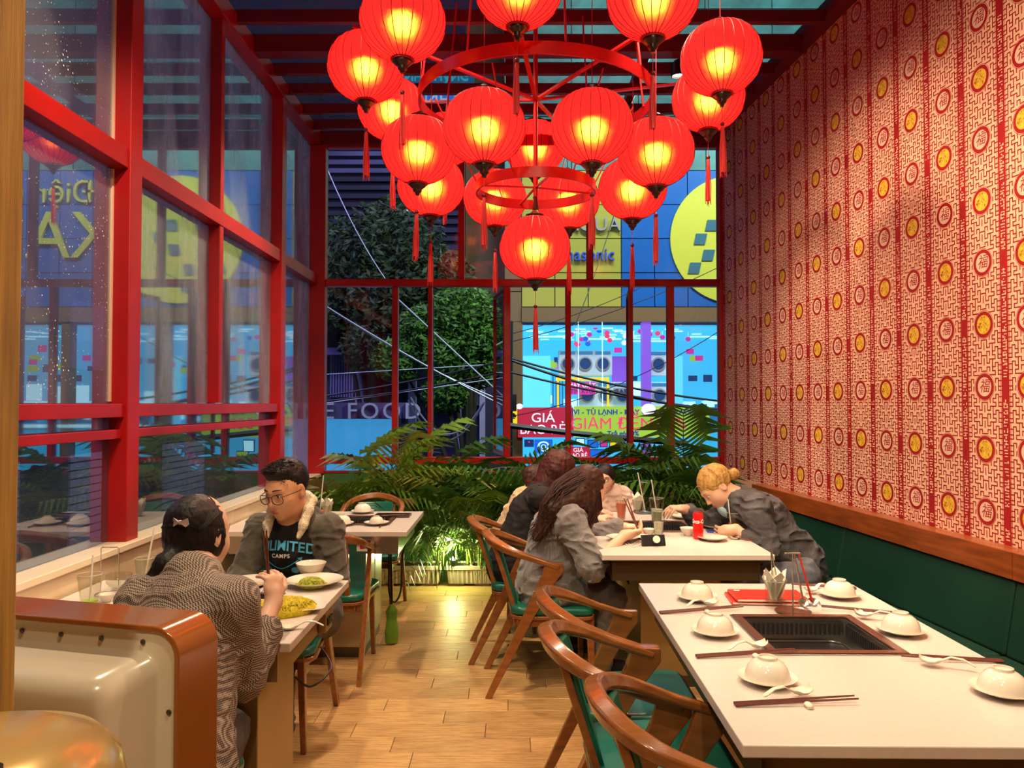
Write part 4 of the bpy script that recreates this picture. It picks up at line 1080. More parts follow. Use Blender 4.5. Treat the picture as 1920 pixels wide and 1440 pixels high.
# ================================================================== PLANTERS AND PALMS
def make_planter():
    t = thing('planter', 'x', 'planter', (0, 0, 0), 0, 'ribbed plastic planters along the back window')
    L_, D_ = .59, .21; g = G(); n = 30; vs = []
    def ring(z, l, d, wob):
        pts = []
        per = [(-l/2 + l * k / n, -d/2) for k in range(n)] + [(l/2, -d/2 + d * k / 10) for k in range(10)] + [(l/2 - l * k / n, d/2) for k in range(n)] + [(-l/2, d/2 - d * k / 10) for k in range(10)]
        for i, (x, y) in enumerate(per): s = 1 + (wob if i % 2 else 0); pts.append((x * (1 + (s-1)*.2), y * s, z))
        return pts
    rs = [ring(.02, L_ * .90, D_ * .80, .06), ring(.13, L_ * .94, D_ * .92, .06), ring(.135, L_, D_, 0), ring(.165, L_, D_, 0), ring(.165, L_ * .94, D_ * .88, 0), ring(.145, L_ * .93, D_ * .86, 0)]
    m = len(rs[0]); fs = []
    for i in range(len(rs) - 1):
        for k in range(m): fs.append((i*m + k, i*m + (k+1) % m, (i+1)*m + (k+1) % m, (i+1)*m + k))
    fs.append(tuple(range(m - 1, -1, -1))); g.add([p for r in rs for p in r], fs); g.build('trough', 'planter_plastic', t)
    G().bb((-L_*.46, -D_*.42, .12), (L_*.46, D_*.42, .152)).build('soil', 'soil', t)
    for x in (-.2, .2): G().bb((x - .06, -.06, 0), (x + .06, .06, .02)).build('foot', 'planter_plastic', t)
    return t
pl = make_planter(); whr = ['under the tall palm in the left corner', 'behind the small left table', 'left of the garden spotlight', 'right of the garden spotlight', 'behind the front armchairs', 'behind the group of diners']
for k in range(6):
    o = pl if k == 0 else copy_tree(pl)
    o.location = (-1.48 + k * .615 if k < 3 else -.045 + (k - 3) * .615, 6.36, 0); o['label'] = 'pale ribbed planter trough ' + whr[k]
def frond(L_, seed, nl=24, droop=1.0, wl=.26, wd=.027):
    r = random.Random(seed); pts = []; n = nl
    for i in range(n + 1):
        t = i / n; pts.append(Vector((L_ * (.55 * t + .28 * t * t) , 0, L_ * (.86 * t - .78 * droop * t ** 2.4))))
    g = G(); g.tube(pts[::2] + ([pts[-1]] if n % 2 else []), [.006 * (1 - .8 * k / (n / 2 + 1)) for k in range(len(pts[::2] + ([pts[-1]] if n % 2 else [])))], 4, False, mi=1)
    for i in range(5, n + 1):
        t = i / n; p = pts[i]; d = (pts[min(i+1, n)] - pts[i-1]).normalized()
        ll = wl * (math.sin(PI * min(1, (t - .12) * 1.02)) ** .55 if t < .98 else .45) * r.uniform(.85, 1.1)
        for s in (-1, 1):
            side = Vector((0, s, 0)); out = (side * .78 + d * .62 + Vector((0, 0, .12))).normalized()
            q1 = p + out * ll * .5; q2 = p + out * ll + Vector((0, 0, -ll * r.uniform(.25, .5)))
            wv = d * wd * .5 * r.uniform(.8, 1.2) + Vector((0, 0, wd * .25))
            g.add([p - wv * .4, p + wv * .4, q1 + wv, q1 - wv, q2], [(0, 1, 2, 3), (3, 2, 4)])
    return g
FR = {}
for mi in range(5):
    for v in range(4):
        FR[mi, v] = frond(1.0, mi * 10 + v, 19 + v, [.75, 1.0, 1.25, .55][v], .40).mesh('frond', ['leaf_%d' % mi, 'stem_green'])
def palm(lab, x, y, z0, nf, Lf, seed, cols_, upright=.0, lean=(0, 0), ns_=3):
    r = random.Random(seed); t = thing('potted_palm', lab, 'palm', (x, y, z0))
    for k in range(ns_):
        a = r.uniform(0, 6.28); d = r.uniform(.02, .07); h = r.uniform(.25, .5) * Lf
        G().tube([(d*math.cos(a), d*math.sin(a), 0), (d*1.3*math.cos(a), d*1.3*math.sin(a), h * .5), (d*2*math.cos(a), d*2*math.sin(a), h)], [.010, .008, .005], 6).build('stem', 'stem_green', t, 60)
    nf = int(nf * 1.55)
    for k in range(nf):
        a = 6.28 * k / nf + r.uniform(-.35, .35); L_ = Lf * r.uniform(.65, 1.1)
        if math.sin(a) > .3: L_ *= .45      # little room towards the glass
        if x < -1.2 and math.cos(a) < -.2: L_ *= .55
        if x > 1.35 and math.cos(a) > .2: L_ *= .5
        ca, sa_ = math.cos(a), math.sin(a); av = 9
        if ca > .05: av = min(av, (1.86 - x) / ca)
        if ca < -.05: av = min(av, (x + 1.74) / -ca)
        if sa_ > .05: av = min(av, (6.83 - y) / sa_)
        L_ = max(.30, min(L_, av / .80))
        o = link('frond', FR[r.choice(cols_), r.randrange(4)], t)
        tilt = r.uniform(-.55, .25) - upright
        h = r.uniform(.0, .35) * Lf
        o.scale = (L_, L_ * r.uniform(.8, 1.1), L_)
        o.rotation_euler = (r.uniform(-.2, .2), tilt, a)
        o.location = (.04 * math.cos(a) + lean[0] * h, .03 * math.sin(a) + lean[1] * h, h * .9)
P_ = [
 ('tall feathery palm at the left window corner', -1.30, 6.42, .15, 13, 1.15, 1, [0, 1, 3], .45),
 ('palm with bright yellow-green fronds rising before the left back window', -1.02, 6.36, .15, 12, 1.20, 2, [1, 3, 3], .50),
 ('dense dark palm behind the empty chair of the small left table', -.78, 6.45, .15, 14, .95, 3, [0, 2, 2], .2),
 ('low palm beside the power cord loop', -.62, 6.30, .15, 12, .70, 4, [0, 1], .1),
 ('palm drooping in front of the garden spotlight', -.42, 6.42, .15, 14, .95, 5, [1, 0, 3], .15),
 ('low bright green palm right by the garden spotlight', -.27, 6.30, .15, 11, .62, 6, [1, 1, 3], .15),
 ('palm whose long fronds arch over the left armchairs', .02, 6.42, .15, 14, 1.0, 7, [0, 1, 1], .2),
 ('dark palm behind the woman with long red-brown hair', .32, 6.45, .15, 14, .95, 8, [0, 2, 2], .15),
 ('dark dense palm directly behind the drinks on the middle table', .62, 6.42, .15, 15, .95, 9, [0, 2], .12),
 ('dark palm behind the napkins of the middle table', .92, 6.45, .15, 15, .98, 10, [0, 2, 0], .12),
 ('palm with pale finger-like fronds left of the blonde woman', 1.12, 6.20, .15, 13, .85, 11, [0, 3, 2], .1),
 ('tall bushy palm against the wallpaper in the right corner', 1.45, 6.45, .15, 16, 1.2, 12, [0, 4, 2, 0], .45),
 ('second tall palm in the right corner with brownish tips', 1.62, 6.25, .15, 14, 1.15, 13, [0, 4, 0], .40),
 ('low dark palm between the garden spotlight and the front armchairs', -.10, 6.46, .15, 12, .85, 21, [2, 0, 2], .0),
 ('low dark palm behind the child in cream jacket', .18, 6.30, .15, 12, .80, 22, [2, 0, 1], .0),
 ('low dark palm behind the raised hand of the blonde woman', .78, 6.28, .15, 12, .80, 23, [2, 0, 0], .0),
 ('small reddish brown fronds plant left of the empty chair', -1.42, 6.15, .15, 10, .85, 14, [0, 4, 1], .35),
]
for a in P_: palm(*a)
uf = thing('garden_spotlight', 'small bright garden spotlight standing in the planter', 'spotlight', (-.475, 6.28, .155))
G().lathe([(.0, 0), (.03, 0), (.034, .05), (.03, .05), (.0, .02)], 16).build('housing', 'black', uf, 40, rot=(.3, 0, 0), loc=(0, 0, .02))
glow('garden_glow', (1, .95, .55), 30)
G().ell((0, 0, 0), (.027, .027, .014), 14, 8).build('lens', 'garden_glow', uf, 60, loc=(0, -.012, .065), rot=(.3, 0, 0))
G().cyl((0, 0, -.03), (0, 0, .02), .006, n=6).build('spike', 'black', uf)
spot('garden_spot_light', (-.475, 6.26, .25), (-.30, 6.8, .9), 70, (.95, 1, .45), 120, .6, .03)
l = bpy.data.lights.new('garden_point', 'POINT'); l.energy = 11; l.color = (.9, 1, .4); l.shadow_soft_size = .03
lo = bpy.data.objects.new('garden_point', l); COL.objects.link(lo); lo.location = (-.475, 6.22, .27)
# ================================================================== TABLEWARE
TZ = .751
mat('tea', (.45, .12, .01), .1)
def mk_saucer():
    t = G().lathe([(.0, .0), (.030, .0), (.032, .003), (.058, .010), (.075, .017), (.0755, .0185), (.056, .0135), (.03, .007), (0, .006)], 40).build('saucer', 'porcelain', None, 50)
    return tag(t, 'x', 'saucer', group='saucers under the upturned bowls')
def mk_bowl():
    prof = [(.024, .050), (.024, .055), (.0205, .055), (.0205, .050), (0, .049)]
    out = [(.0585, .0), (.0580, .003), (.0560, .014), (.0510, .027), (.0430, .038), (.0330, .045), (.0250, .048), (.0245, .050)]
    g = G().lathe([(.054, 0)] + out + prof, 40); t = g.build('bowl', 'porcelain', None, 50)
    return tag(t, 'x', 'bowl', group='upturned white rice bowls')
def mk_spoon():
    g = G(); n = 12; pts = []
    # chinese soup spoon, +x handle
    rows = [(-.033, .006, .012), (-.027, .016, .004), (-.012, .0215, .0), (.004, .020, .0), (.016, .013, .004), (.026, .008, .012), (.045, .0065, .022), (.075, .0065, .020), (.098, .0075, .008), (.104, .004, .005)]
    vs = []; fs = []
    for x, w_, z in rows:
        dep = .009 if x < .02 else .0015
        for k in range(7):
            u = -1 + k / 3; vs.append((x, u * w_, z + dep * u * u + .001))
        for k in range(7):
            u = 1 - k / 3; vs.append((x, u * w_, z + dep * u * u - .0012))
    m = len(rows)
    for i in range(m - 1):
        for k in range(14): fs.append((i*14+k, i*14+(k+1) % 14, (i+1)*14+(k+1) % 14, (i+1)*14+k))
    fs += [tuple(range(13, -1, -1)), tuple(range((m-1)*14, m*14))]
    o = g.add(vs, fs).build('soup_spoon', 'spoon_white', None, 70)
    return tag(o, 'x', 'spoon', group='white porcelain soup spoons')
def mk_rest():
    o = G().ell((0, 0, .006), (.017, .010, .006), 14, 8).box((0, 0, .002), (.028, .014, .004)).build('chopstick_rest', 'spoon_white', None, 60)
    return tag(o, 'x', 'chopstick rest', group='white chopstick rests')
sa, bo, sp, re_ = mk_saucer(), mk_bowl(), mk_spoon(), mk_rest()
first = {id(sa): 1, id(bo): 1, id(sp): 1, id(re_): 1}
def put(o, loc, lab, rz=0, grp=None, s=1, rot=None):
    if first.pop(id(o), None): c = o
    else: c = o.copy(); COL.objects.link(c)
    c.location = loc; c.rotation_euler = rot or (0, 0, rz); c['label'] = lab; c.scale = (s, s, s)
    if grp: c['group'] = grp
    return c
csm = G().tube([(0, 0, 0), (1, 0, 0)], [.0046, .0023], 4).mesh('chopstick', 'chopstick_brown')
def chop(p0, p1, lab, z0=TZ + .0045, z1=TZ + .014, name='chopstick', m=None):
    p0 = Vector((p0.x, p0.y, z0)); p1 = Vector((p1.x, p1.y, z1)); d = p1 - p0
    o = link(name, m or csm); o.location = p0; o.rotation_euler = d.to_track_quat('X', 'Z').to_euler(); o.scale = (d.length, 1, 1)
    return tag(o, lab, 'chopstick', 'brown chopsticks')
sets = [ # saucer px, spoon handle px, spoon bowl px, chop start, chop end, rest px, where
    ((1307, 1125), (1267, 1143), (1330, 1133), (1236, 1150), (1389, 1142), (1325, 1148), 'far left'),
    ((1341, 1190), (1346, 1224), (1420, 1213), (1304, 1232), (1490, 1225), (1415, 1231), 'middle left'),
    ((1439, 1280), (1421, 1311), (1500, 1301), (1376, 1322), (1602, 1315), (1513, 1323), 'near left'),
    ((1574, 1120), (1560, 1101), (1523, 1108), (1604, 1104), (1482, 1100), (1530, 1102), 'far right'),
    ((1689, 1188), (1656, 1159), (1622, 1155), (1690, 1152), (1539, 1142), (1610, 1147), 'middle right'),
    ((1881, 1303), (1828, 1254), (1748, 1243), (1878, 1241), (1685, 1235), (1735, 1237), 'near right'),
]
for s_, sh, sb, c0, c1, rp, wl_ in sets:
    wh = 'at the %s place of the near right table' % wl_
    p = Zp(*s_, TZ); put(sa, p, 'white saucer under the upturned bowl ' + wh)
    put(bo, p + Vector((0, 0, .0135)), 'upturned white bowl ' + wh, random.random() * 6)
    a, b = Zp(*sh, TZ + .01), Zp(*sb, TZ + .01); d = (a - b); put(sp, (b.x, b.y, TZ + .009), 'white soup spoon ' + wh, math.atan2(d.y, d.x))
    a, b = Zp(*c0, TZ), Zp(*c1, TZ); n_ = Vector((-(b - a).y, (b - a).x, 0)).normalized() * (1 if b.x > a.x else -1)
    chop(a, b, 'brown chopstick nearer the spoon ' + wh)
    chop(a - n_ * .011, b - n_ * .020, 'brown chopstick farther from the spoon ' + wh)
    r = Zp(*rp, TZ); put(re_, (r.x, r.y - .01, TZ), 'small white chopstick rest ' + wh, PI/2)
# menus
p = Zp(1432, 1126, TZ)
for k in range(2):
    t = thing('menu_folder', ('lower' if k == 0 else 'upper') + ' of two red menu folders stacked under the napkin glass', 'menu', (p.x + .012 * k, p.y - .004 * k, TZ + .013 * k), -.10 + .05 * k, 'red menu folders')
    G().bb((-.13, -.075, 0), (.13, .075, .012)).build('cover', 'red_plastic', t, bevel=.004)
    G().bb((-.125, -.0755, .003), (.13, -.070, .009)).build('pages', 'paper', t)
    if k: G().prism([(.012*math.cos(a*.5), .008*math.sin(a*.5)) for a in range(12)], .0006, lambda v: Vector((v.x - .10, v.y + .05, .0121 + v.z))).build('cover_emblem', 'white', t)
MZ = TZ + .027
def tumbler(lab, p, r0, r1, h, fill=None, fm=None, ribs=0, name='drinking_glass', cat='glass'):
    t = thing(name, lab, cat, p)
    n = 28; prof = [(0, 0), (r0, 0), (r0 + (r1 - r0) * .5, h * .5), (r1, h), (r1 - .002, h), (r0 - .002 + (r1 - r0) * .5, h * .5), (r0 - .003, .008), (0, .008)]
    G().lathe(prof, n).build('glass_wall', 'glassware', t, 50)
    G().tube([((r1 - .001) * math.cos(2*PI*k/24), (r1 - .001) * math.sin(2*PI*k/24), h) for k in range(24)], .0012, 5, closed=True).build('rim', 'glass_rim', t, 60)
    if fill:
        rf = r0 - .004 + (r1 - r0) * fill
        G().lathe([(0, .009), (r0 - .004, .009), (rf - .0005, h * fill), (0, h * fill)], n).build('drink', fm, t, 50)
    return t
m_, nt_, b_ = _new('glass_rim'); b_.inputs['Base Color'].default_value = (.8, .82, .78, 1); b_.inputs['Roughness'].default_value = .1; b_.inputs['Alpha'].default_value = .55
def napkins(lab, p, n, s, h, seed):
    r = random.Random(seed)
    for k in range(n):
        a = 2 * PI * k / n + r.uniform(-.2, .2); g = G(); c, s2 = math.cos(a), math.sin(a)
        tilt = .35
        def T(x, y, z): 
            yy = y + z * tilt * .6; return (p.x + x * -s2 + yy * c, p.y + x * c + yy * s2, p.z + z)
        g.add([T(-s*.25, .0, .008), T(s*.25, .0, .008), T(s*.55, .010, h*.7), T(0, .016, h * r.uniform(.92, 1.1)), T(-s*.55, .010, h*.72), T(-s*.25, .002, .008), T(s*.25, .002, .008), T(s*.5, .005, h*.7), T(0, .005, h*.95), T(-s*.5, .005, h*.7)],
              [(0, 1, 2, 3, 4), (9, 8, 7, 6, 5), (0, 1, 6, 5), (1, 2, 7, 6), (2, 3, 8, 7), (3, 4, 9, 8), (4, 0, 5, 9)])
        o = g.build('paper_napkin', 'paper', None, bevel=0); tag(o, ['rightmost', 'back', 'leftmost', 'front left', 'front right'][k] + ' ' + lab, 'napkin', 'folded napkins in glasses')
p = Zp(1453, 1128, MZ)
tumbler('short clear glass holding folded napkins on the red menus', p, .030, .036, .075)
napkins('cream napkin fanned out of the glass on the menus', p, 5, .062, .115, 3)
# chrome utensil stand
p = Zp(1487, 1148, TZ)
t = thing('utensil_stand', 'chrome stand with round dish and upright rod behind the black grill', 'stand', p)
G().lathe([(0, 0), (.055, 0), (.062, .006), (.060, .007), (.052, .003), (0, .003)], 32).build('dish', 'copper_trim', t, 50)
G().cyl((-.0, 0, .002), (0, 0, .205), .0028, n=8).build('rod', 'steel', t, 60)
G().cyl((-.028, 0, .205), (.028, 0, .205), .003, n=8).build('top_bar', 'steel', t, 60)
def ladle(lab, a, b, m, r, name='ladle'):
    t = thing(name, lab, 'ladle', a)
    d = Vector(b) - Vector(a); G().tube([(0, 0, 0), d * .5 + Vector((0, 0, .002)), d], [.003, .0035, .004], 8).build('handle', m, t, 60)
    G().lathe([(0, 0), (r * .6, .004), (r, .016), (r * .96, .016), (r * .55, .006), (0, .002)], 20).build('scoop', 'steel', t, 60, loc=d + Vector((0, -.008, -.012)), rot=(.5, .1, 0))
    return t
ladle('steel ladle with black lower handle hanging on the chrome stand', (p.x + .005, p.y - .005, .955), (p.x + .028, p.y - .02, .79), 'steel', .024)
ladle('steel skimmer with red handle leaning on the chrome stand', (p.x + .022, p.y, .955), (p.x + .062, p.y - .012, .792), 'red_plastic', .022, 'skimmer')
t = thing('tongs', 'thin steel tongs standing in the napkin glass', 'tongs', (0, 0, 0))
q = Zp(1458, 1128, MZ)
for s in (-1, 1): G().tube([(q.x, q.y, MZ + .01), (q.x + s * .008 - .01, q.y, .86), (q.x - .022, q.y, .965)], .0022, 6).build('arm', 'steel', t, 60)
# ---- middle table (T2)
def on(px, py, z=TZ): return Zp(px, py, z)
can = thing('drink_can', 'slim red drink can with white script on the middle table', 'can', on(1309, 1010))
G().lathe([(0, 0), (.022, 0), (.0275, .006), (.0275, .132), (.023, .142), (.022, .145), (.020, .143), (0, .142)], 28).build('can_body', 'cola', can, 40)
me = text_mesh('Coca-Cola', .030, 'white', .0004, .0008, .3, sx=.85)
for v in me.vertices:
    x, y, z = v.co; a = x / .028; v.co = ((.0279 + z) * math.sin(a), -(.0279 + z) * math.cos(a), y)
link('script_lettering', me, can, loc=(0, 0, .095)); 
G().lathe([(.0226, .1425), (.0226, .1455), (.0205, .1455), (.0205, .1425)], 24).build('rim', 'steel', can, 40)
def straw(lab, a, b, r=.0035):
    return tag(G().tube([a, b], r, 8).build('drinking_straw', 'straw', None, 60), lab, 'straw', 'pale drinking straws')
p = on(1235, 1004); tumbler('ribbed water glass with ice beside the black phone', p, .026, .036, .135, .55, 'ice')
p = on(1231, 984); tumbler('taller ice glass with straw just behind the ribbed water glass', p, .027, .044, .16, .6, 'ice'); straw('straw leaning in the tall ice glass', p + Vector((.008, 0, .03)), p + Vector((-.028, .01, .27)))
p = on(1165, 973); tumbler('glass of orange-pink drink before the hoodie woman', p, .026, .037, .125, .8, 'pink_drink'); straw('straw upright in the orange-pink drink', p + Vector((.002, 0, .1)), p + Vector((-.006, .0, .22)))
p = on(1376, 1004); tumbler('half full glass of amber tea held by the blonde woman', p, .030, .038, .125, .55, 'tea'); straw('straw in the amber tea glass', p + Vector((-.012, 0, .02)), p + Vector((-.03, .005, .20)))
p = on(1196, 958); tumbler('short glass of napkins at the far end of the middle table', p, .030, .036, .075); napkins('cream napkin standing in the far glass of the middle table', p, 4, .062, .12, 9)
p = on(1206, 962)
t = thing('utensil_stand', 'chrome stand with upright rod among the drinks of the middle table', 'stand', p)
G().lathe([(0, 0), (.055, 0), (.062, .006), (.060, .007), (.052, .003), (0, .003)], 32).build('dish', 'steel', t, 50)
G().cyl((0, 0, .002), (0, 0, .205), .0028, n=8).build('rod', 'steel', t, 60); G().cyl((-.028, 0, .205), (.028, 0, .205), .003, n=8).build('top_bar', 'steel', t, 60)
straw('long steel coloured stick leaning on the far chrome stand', p + Vector((.012, 0, .02)), p + Vector((-.035, .0, .27)), .004)
def plate(lab, p, r=.075, s=1, up=True, name='plate'):
    return put(sa, p, lab, 0, 'small plates on the busy tables', r / .0755)
def upbowl(lab, p, s=1, m='porcelain'):
    o = G().lathe([(0, 0), (.024, 0), (.026, .006), (.045, .024), (.058, .052), (.060, .058), (.057, .058), (.043, .028), (.02, .010), (0, .009)], 36).build('bowl', m, None, 50, loc=p)
    o.scale = (s, s, s); return tag(o, lab, 'bowl', 'upright bowls on the busy tables')
plate('white saucer in front of the red can', on(1336, 1013), .08)
upbowl('shallow pale dish left of the red can', on(1290, 1004), .75)
upbowl('small pale dish left of the ribbed water glass', on(1217, 1003), .6)
plate('white plate under the forearm of the hoodie woman', on(1168, 1013), .09)
upbowl('white bowl half hidden by the hair of the hoodie woman', on(1148, 993), .9)
plate('plate near the grill on the left of the middle table', on(1205, 1010), .06)
upbowl('pinkish white bowl under the blonde woman\'s hand', on(1320, 984), 1.0)
upbowl('white bowl stacked beside the blonde woman\'s raised hand', on(1288, 966), 1.0)
plate('white plate under the stacked bowl near the far end', on(1284, 972), .10)
plate('white plate between the tea glass and the can', on(1345, 991), .085)
upbowl('small dish beyond the ribbed glass near the grill', on(1262, 968), .6)
spx = put(sp, on(1380, 1011), 'soup spoon resting toward the corner of the middle table', .0)
chop(on(1346, 1003), on(1412, 1019), 'dark tipped chopstick at the right corner of the middle table'); chop(on(1352, 1002), on(1414, 1016), 'second chopstick at the right corner of the middle table')
ph = thing('mobile_phone', 'black phone propped up by a round pale grip near the table edge', 'phone', on(1226, 1024), 0, rot=(math.radians(-24), 0, .12))
G().bb((-.064, -.004, 0), (.064, .004, .060)).build('case', 'black', ph, bevel=.004, seg=3)
G().cyl((.01, -.004, .028), (.01, -.026, .028), .012, n=20).build('grip_stem', 'paper', ph, 50); G().cyl((.01, -.024, .028), (.01, -.030, .028), .019, n=24).build('grip_disc', 'paper', ph, 50)
bp_ = thing('mobile_phone', 'blue cased phone lying flat by the tea glass', 'phone', on(1348, 997), -.1); G().bb((-.07, -.035, 0), (.07, .035, .009)).build('case', 'blue_case', bp_, bevel=.003); G().bb((-.066, -.031, .009), (.066, .031, .0095)).build('screen', 'black', bp_)
ec = [on(1168, 1018), on(1180, 1024), on(1190, 1020), on(1198, 1014), on(1203, 1019), on(1196, 1025), on(1186, 1026), on(1178, 1020), on(1172, 1013)]
cord('thin white earphone wire curled beside the black phone', [(v.x, v.y, TZ + .003) for v in ec], .0018, 'white', 'earphones', 'earphone_wire')
# ---- small left table (TB)
for (px, py, w_) in ((680, 962, 'far side beyond the grill'), (640, 985, 'near left corner'), (706, 984, 'near side right of the grill')):
    p = on(px, py); put(sa, p, 'white saucer at the %s of the small left table' % w_); put(bo, p + Vector((0, 0, .0135)), 'upturned white bowl at the %s of the small left table' % w_, .3, s=.75 if 'right of' in w_ else 1)
tr = thing('serving_tray', 'flat black tray at the right end of the small left table', 'tray', on(737, 968), 0)
G().bb((-.11, -.06, 0), (.11, .06, .006)).build('tray_base', 'black', tr, bevel=.002)
g = G(); g.bb((-.112, -.062, .0), (.112, -.056, .014)); g.bb((-.112, .056, .0), (.112, .062, .014)); g.bb((-.112, -.056, 0), (-.106, .056, .014)); g.bb((.106, -.056, 0), (.112, .056, .014)); g.build('tray_rim', 'dark_steel', tr)
chop(on(716, 973), on(768, 970), 'brown chopstick across the black tray', TZ + .02, TZ + .02); chop(on(712, 990), on(722, 975), 'short end of a brown chopstick left of the black tray')
p = on(600, 975); tumbler('glass of drink standing behind the shoulder of the man with glasses', p, .028, .036, .12, .5, 'pink_drink'); straw('pale straw rising behind the shoulder of the man', p + Vector((0, 0, .05)), p + Vector((.02, 0, .28)))
p = on(613, 968); tumbler('short napkin glass on the small left table', p, .030, .036, .075); napkins('cream napkin in the glass on the small left table', p, 4, .062, .12, 4)
# ---- front left table (TA)
t = thing('serving_plate', 'large plate heaped with bright yellow noodles', 'plate', on(533, 1143, TZ), .35)
def rrect(a, b, r, n=5):
    o = []
    for sx, sy, a0 in ((1, 1, 0), (-1, 1, 90), (-1, -1, 180), (1, -1, 270)):
        for k in range(n): q = math.radians(a0 + 90 * k / (n - 1)); o.append((sx * (a - r) + r * math.cos(q), sy * (b - r) + r * math.sin(q)))
    return o
g = G(); R0, R1, R2 = rrect(.095, .070, .03), rrect(.135, .105, .035), rrect(.132, .102, .034); m = len(R0)
vs = [(x, y, 0) for x, y in R0] + [(x, y, .018) for x, y in R1] + [(x, y, .019) for x, y in R2] + [(x * .98, y * .98, .006) for x, y in R0]
fs = [(i*m+k, i*m+(k+1) % m, (i+1)*m+(k+1) % m, (i+1)*m+k) for i in range(3) for k in range(m)] + [tuple(range(m-1, -1, -1)), tuple(range(3*m, 4*m))]
g.add(vs, fs); g.build('dish', 'porcelain_white', t, 50)
def heap(name, m, par_or_none, rx, ry, h, n, seed, rs=.0022, loc=(0, 0, 0)):
    r = random.Random(seed); g = G()
    g.ell((0, 0, 0), (rx, ry, h), 16, 8)
    for _ in range(n):
        a = r.random() * 6.28; d = r.random() ** .5 * .8; x, y = rx * d * math.cos(a), ry * d * math.sin(a); z = h * math.sqrt(max(0, 1 - d * d))
        b = r.random() * 6.28; L_ = r.uniform(.012, .028); pts = []
        for k in range(5):
            b += r.uniform(-.9, .9); pts.append((x, y, z + .002)); x += L_ / 3 * math.cos(b); y += L_ / 3 * math.sin(b); dd = min(1, (x/rx)**2 + (y/ry)**2); z = h * math.sqrt(1 - dd) + r.uniform(0, .003)
        g.tube(pts, rs, 4)
    return g.build(name, m, par_or_none, 60, loc=loc, kind='stuff')
nd = heap('noodles', 'noodle', None, .116, .086, .036, 360, 2, loc=on(530, 1143, TZ + .010)); tag(nd, 'heap of bright yellow noodles on the large plate', 'noodles', kind='stuff'); nd.rotation_euler = (0, 0, .35)
pl_ = put(sa, on(590, 1098), 'wide white plate of salad beside the table edge', 0, 'small plates on the busy tables', 1.5)
sd = heap('salad', 'salad', None, .050, .038, .024, 120, 5, .0028, on(584, 1096, TZ + .016)); tag(sd, 'small mound of green and yellow salad on the wide plate', 'salad', kind='stuff')
upbowl('empty white bowl behind the salad plate before the man', on(583, 1082), 1.05)
plate('white plate with a brown scrap left of the raised hand', on(475, 1098), .10)
heap_ = tag(G().ell((0, 0, 0), (.03, .014, .008), 10, 6).build('food_scrap', 'meat', None, 50, loc=on(478, 1096, TZ + .016)), 'brown food scrap on the plate left of the raised hand', 'food')
for (a, b, lab) in (((470, 1160), (560, 1149), 'lilac handled spoon across the front of the noodle plate'),):
    A_, B_ = on(*a), on(*b); tag(G().tube([(A_.x + .03, A_.y, TZ + .02), ((A_.x + B_.x)/2, (A_.y + B_.y)/2, TZ + .024), (B_.x, B_.y, TZ + .026)], [.004, .006, .010], 8).build('serving_spoon', 'lilac', None, 60), lab, 'spoon')
put(sp, on(545, 1180), 'white soup spoon at the front corner of the front left table', .2)
tng = thing('tongs', 'dark serving tongs leaning from the noodle plate to the grill', 'tongs', (0, 0, 0))
a, b = on(462, 1150), on(500, 1115); 
for s in (-1, 1): G().tube([(a.x + s * .006, a.y, TZ + .03), ((a.x + b.x)/2 + s * .008, (a.y + b.y)/2, TZ + .04), (b.x + s * .002, b.y, TZ + .03)], .004, 6).build('arm', 'lilac', tng, 60)
p = on(168, 1143); tumbler('tapered glass with bright green drink left of the woman', p, .026, .042, .125, .26, 'green_drink'); straw('clear straw in the green drink glass', p + Vector((0, 0, .03)), p + Vector((.004, .01, .19)), .003)
p = on(205, 1115)
t = thing('wire_rack', 'tall chrome wire loop rack by the marble ledge', 'rack', p)
G().tube([(-.034, 0, 0), (-.034, 0, .175), (-.03, 0, .18), (.03, 0, .18), (.034, 0, .175), (.034, 0, 0)], .0022, 6).build('wire_loop', 'steel', t, 60)
G().tube([(.05 * math.cos(a_ * .3), .05 * math.sin(a_ * .3), .003) for a_ in range(21)], .0022, 6, closed=True).build('wire_base', 'steel', t, 60)
p2 = on(222, 1105); o = G().lathe([(0, 0), (.025, .002), (.045, .03), (.050, .06), (.048, .06), (.043, .03), (.02, .006), (0, .005)], 30).build('glass_bowl', 'glassware', None, 50, loc=p2); tag(o, 'round clear glass bowl behind the wire rack', 'bowl')
p2 = on(200, 1128); upbowl('small dish of pinkish sauce under the wire rack', p2, .5); 
for k, (px, py, lab) in enumerate([(195, 1150, 'nearest'), (222, 1138, 'middle'), (238, 1124, 'farthest')]): put(sa, on(px, py), lab + ' of three small saucers beside the green drink', 0, 'small plates on the busy tables', .5)
p = on(270, 1098); tumbler('clear glass with long straw half hidden behind the woman', p, .026, .036, .11, .2, 'ice'); straw('long pale straw rising above the ledge left of the woman', p + Vector((.0, 0, .02)), p + Vector((.035, .01, .23)), .0035)
p = on(296, 1094); tumbler('small glass just behind the long straw glass', p, .025, .032, .08)
# ================================================================== MACHINE (front left)
MC = Vector((-.555, 1.30, 0)); mz = math.atan2(.253, -.967)   # local x runs leftwards along the back
mc = thing('cream_cabinet', 'cream moulded cabinet back with glossy orange-brown rounded edge band and screws', 'cabinet', (MC.x, MC.y, 0), math.atan2(-.253, .967) )
